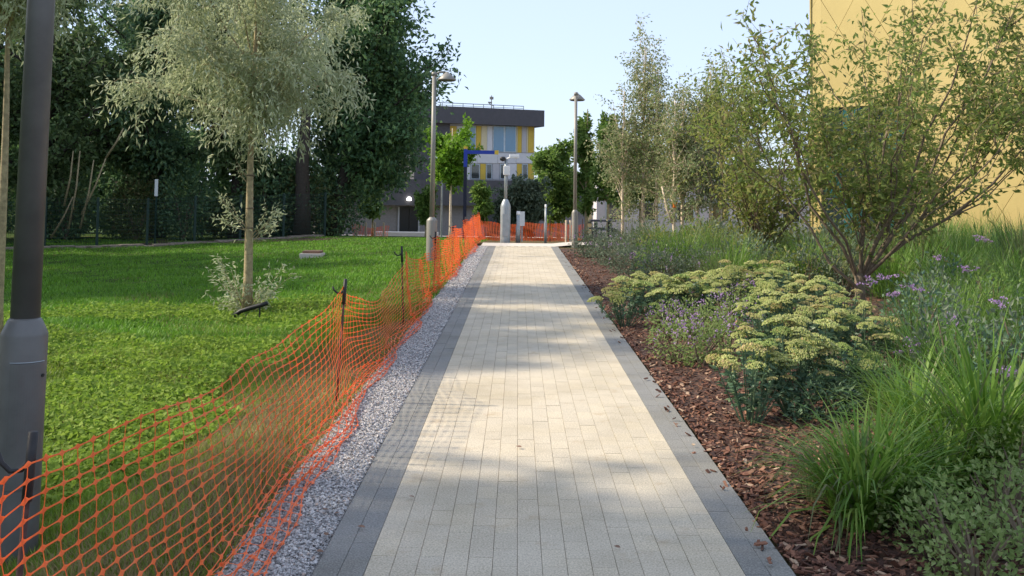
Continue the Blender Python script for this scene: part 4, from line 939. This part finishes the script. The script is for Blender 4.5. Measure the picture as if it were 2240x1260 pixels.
# sedum with flat flower heads
def head_mesh(name, mat, n=130):
    a = rng.uniform(0, 6.28, n); r_ = np.sqrt(rng.uniform(0, 1, n)); X = r_*np.cos(a)*.062; Y = r_*np.sin(a)*.062; Z = .018*(1-r_**2)+rng.uniform(-.003, .004, n)
    P = np.stack([X, Y, Z], 1); o = np.array([[1, 0, 0], [0, 1, 0], [-1, 0, 0], [0, -1, 0], [0, 0, 1.1]])*.0062; fc = np.array([[0, 1, 4], [1, 2, 4], [2, 3, 4], [3, 0, 4]])
    th = rng.uniform(0, 6.28, n); V = o[None].repeat(n, 0)*rng.uniform(.8, 1.3, (n, 1, 1)); c_, s = np.cos(th)[:, None], np.sin(th)[:, None]
    V = np.stack([V[..., 0]*c_-V[..., 1]*s, V[..., 0]*s+V[..., 1]*c_, V[..., 2]], -1)+P[:, None]
    me = mesh_np(name, V.reshape(-1, 3), [(fc[None]+(np.arange(n)*5)[:, None, None]).reshape(-1, 3)]); me.materials.append(MATS[mat]); return me
HM = [head_mesh('flower_head_mesh', m_) for m_ in ('floret', 'floret', 'floret_green', 'floret_pink', 'floret')]
def sedum(label, x, y, r, h, nh, grp=None, sc=1.0):
    z = zgf(x, y)+.02; root = empty('sedum_plant', (x, y, z)); tag(root, label, 'sedum', grp); T = MB(); Pl, Dl = [], []
    for k in range(nh):
        a = rnd.uniform(0, 6.28); q = math.sqrt((k+.5)/nh); e = Vector((math.cos(a)*r*q, math.sin(a)*r*q, h*(1-.35*q*q)+rnd.uniform(-.10, .05)))
        T.tube([(e.x*.25, e.y*.25, 0), (e.x*.7, e.y*.7, e.z*.55), e], [.006, .005, .004], 4, False)
        nl = 16; t = rng.uniform(.2, .93, nl)[:, None]; A = np.array([e.x*.25, e.y*.25, 0]); C_ = np.array(e); B_ = np.array([e.x*.7, e.y*.7, e.z*.55])
        Pl.append(A*(1-t)**2+B_*2*t*(1-t)+C_*t*t); d = rng.normal(size=(nl, 3)); d[:, 2] = np.abs(d[:, 2])*.4; Dl.append(d+np.array([e.x, e.y, 0])*.6)
        o = bpy.data.objects.new('flower_head', rnd.choice(HM)); col.objects.link(o); o.parent = root; o.location = e
        s = sc*rnd.uniform(.5, 1.3); o.scale = (s, s, s*1.2); o.rotation_euler = (rnd.gauss(0, .16)-.25*e.y/r*.5, rnd.gauss(0, .16)+.25*e.x/r*.5, rnd.uniform(0, 6.28))
    T.build('stems', 'leaf_sedum', root); P = np.concatenate(Pl); D = np.concatenate(Dl)
    leaves('leaves', P, D, rng.uniform(.04, .075, len(P)), rng.uniform(.02, .034, len(P)), 'leaf_sedum', root)
    return root
SG = 'sedums in the big front clump'
for (px, py) in [(1640, 925), (1740, 915), (1830, 905), (1690, 850), (1790, 850), (1880, 850), (1750, 800), (1680, 790), (1840, 790), (1700, 740), (1790, 745)]:
    p_ = gp(px, py); sedum('yellow-green flat-headed sedum in the large clump beside the mulch', p_.x, p_.y, .28, .52, 25, SG, 1.05)
SG2 = 'sedums in the back row'
for k in range(9):
    p_ = gp(1365+k*44, 712+rnd.uniform(-14, 10)+(k % 2)*-16); sedum('duller green sedum in the row beyond the purple flowers', p_.x, p_.y, .36, .50, 24, SG2, 1.35)
# blue-green foliage plants
for (px, py, lab) in [(1800, 930, 'dark blue-green leafy plant under the sedum clump'), (1880, 905, 'dark blue-green leafy plant right behind the sedum edge')]:
    p_ = gp(px, py); bush('leafy_plant', lab, p_.x, p_.y, .25, .2, .28, 700, .045, .022, 'leaf_sedum', cat='plant', stems=5)
LG = 'grey-green leafy plants in the bed corner'
for (px, py, h) in [(2080, 1250, .34), (2190, 1200, .36), (2010, 1190, .28), (2260, 1260, .4), (2140, 1300, .3), (2230, 1130, .38)]:
    p_ = gp(px, py); bush('leafy_plant', 'small-leaved grey-green plant at the near corner of the bed', p_.x, p_.y, .20, .18, h, 480, .028, .018, 'leaf_catmint', LG, 'plant', stems=9)
# purple-flowered catmint
CG = 'catmint with purple flowers'
def catmint(label, x, y, r, h, n, nf, grp=None, mat='leaf_catmint'):
    root = bush('catmint_plant', label, x, y, r, r*.9, h, n, .032+y*.0012, .014+y*.0005, mat, grp, 'flowering plant', stems=9)
    a = rng.uniform(0, 6.28, nf); q = np.sqrt(rng.uniform(0, 1, nf)); C_ = np.stack([np.cos(a)*q*r, np.sin(a)*q*r, h*(1.02-.45*q*q)+rng.uniform(-.03, .07, nf)], 1)
    P = np.repeat(C_, 7, 0)+rng.normal(size=(nf*7, 3))*np.array([.012, .012, .022]); leaves('flowers', P, rng.normal(size=P.shape), .014+y*.0007, .011+y*.0006, 'purple', root)['kind'] = 'stuff'
for (px, py) in [(1480, 790), (1535, 800), (1590, 790), (1520, 745), (1580, 735), (1470, 740), (1620, 750), (1640, 710), (1560, 700)]:
    p_ = gp(px, py); catmint('purple-flowered grey-green catmint between mulch and sedums', p_.x, p_.y, .27, .38, 480, 18, CG)
# low grey-green shrubs behind the path edge
PG = 'grey-green sage along the far path edge'
for k in range(20):
    p_ = gp(1254+(k % 10)*18, 560+(k % 10)*9+rnd.uniform(-6, 6)); catmint('grey-green sage bush hugging the far path edge', p_.x+.3+.6*(k//10), p_.y, .42, .55, 560, 4, PG, 'leaf_grey')
for k in range(16):
    y = rnd.uniform(17, 27); x = y*rnd.uniform(.37, .52)
    gclump('tall loose grass at the foot of the yellow wall', x, y, 220, rnd.uniform(.95, 1.3), .016, rnd.choice(['blade_bed', 'blade_deep', 'blade_pale']), .4, 1.0, .3, 'grasses at the yellow wall foot', 'tall_grass', 3)
MG = 'meadow grasses before the birches'
for k in range(64):
    y = rnd.uniform(13, 25); x = rnd.uniform(2.5, 2.6+y*.25)
    gclump('olive meadow grass tuft in the bed before the birches', x, y, 170, rnd.uniform(.6, 1.0), .007+y*.0006, rnd.choice(['blade_bed', 'blade_pale', 'blade_bed']), .4, 1.0, .22, MG, 'meadow_grass', 3)
MB_ = 'low bushes before the birches'
for k in range(30):
    y = rnd.uniform(13.5, 24); x = rnd.uniform(1.9, 2.0+y*.2)
    bush('meadow_bush', 'low mixed green bush in the bed before the birches', x, y, .45, .42, rnd.uniform(.5, .95), 560, .07, .032, rnd.choice(['leaf_mid', 'leaf_grey', 'leaf_amel2']), MB_, 'bush', stems=6)
for k in range(14):
    y = rnd.uniform(6, 13); x = y*rnd.uniform(.37, .5)
    bush('leafy_plant', 'dark leafy perennial tucked among the tall grasses', x, y, .3, .28, rnd.uniform(.4, .75), 420, .05, .026, rnd.choice(['leaf_sedum', 'leaf_mid', 'leaf_grey']), 'perennials among the tall grasses', 'plant', stems=7)
# verbena
VG = 'tall purple verbena'
for (px, py, Y) in [(1935, 606, 8.2), (1990, 628, 8.0), (1962, 640, 8.3), (2190, 655, 7.0), (2120, 590, 9.5), (2205, 812, 5.8), (2140, 520, 14), (2090, 700, 7.5), (1985, 760, 7), (1905, 618, 9.0), (2160, 525, 14.5), (2050, 560, 11.5)]:
    p_ = at(px, py, Y); z = zgf(p_.x, Y); h = max(.35, p_.z-z); root = empty('verbena_plant', (p_.x, Y, z)); tag(root, 'thin tall verbena stem topped with small purple flower heads', 'flower', VG)
    T = MB(); ends = [Vector((rnd.gauss(0, .045), rnd.gauss(0, .04), h+rnd.gauss(0, .025))) for _ in range(5)]
    T.tube([(rnd.uniform(-.1, .1), 0, 0), (0, 0, h*.5), (0, 0, h*.8)], [.004, .0035, .003], 5, False)
    for e in ends: T.tube([(0, 0, h*.8), e], [.0025, .002], 4, False)
    T.build('stem', 'leaf_mid', root)
    P = np.concatenate([np.array(e)[None]+rng.normal(size=(16, 3))*np.array([.015, .015, .007]) for e in ends]); leaves('flowers', P, rng.normal(size=P.shape)+np.array([0, 0, .6]), .012+Y*.0005, .010+Y*.0004, 'purple', root)['kind'] = 'stuff'

# a few fallen leaves on the gravel and the border
for k, (px, py) in enumerate([(712, 1118), (738, 1126), (713, 1172), (790, 1156), (762, 1008), (815, 1004), (700, 1210), (900, 1090), (1135, 980), (640, 1150), (1350, 1200), (1480, 930)]):
    p_ = gp(px, py, .006); L = rnd.uniform(.022, .04); a = rnd.uniform(0, 6.28); f_ = MB()
    pr = [(0, 0), (.25, .28), (.6, .30), (1, 0), (.6, -.30), (.25, -.28)]
    top = [Vector(((q[0]-.5)*L, q[1]*L, .004+.25*L*abs(q[1]))) for q in pr]; f_.poly(top, Vector((0, 0, .0012)))
    o = f_.build('fallen_leaf', 'rust_cover'); o.location = (p_.x, p_.y, p_.z+.004); o.rotation_euler = (rnd.uniform(-.2, .2), rnd.uniform(-.2, .2), a)
    tag(o, 'small curled brown fallen leaf lying on the path or its gravel edge', 'leaf', 'fallen leaves on the path')
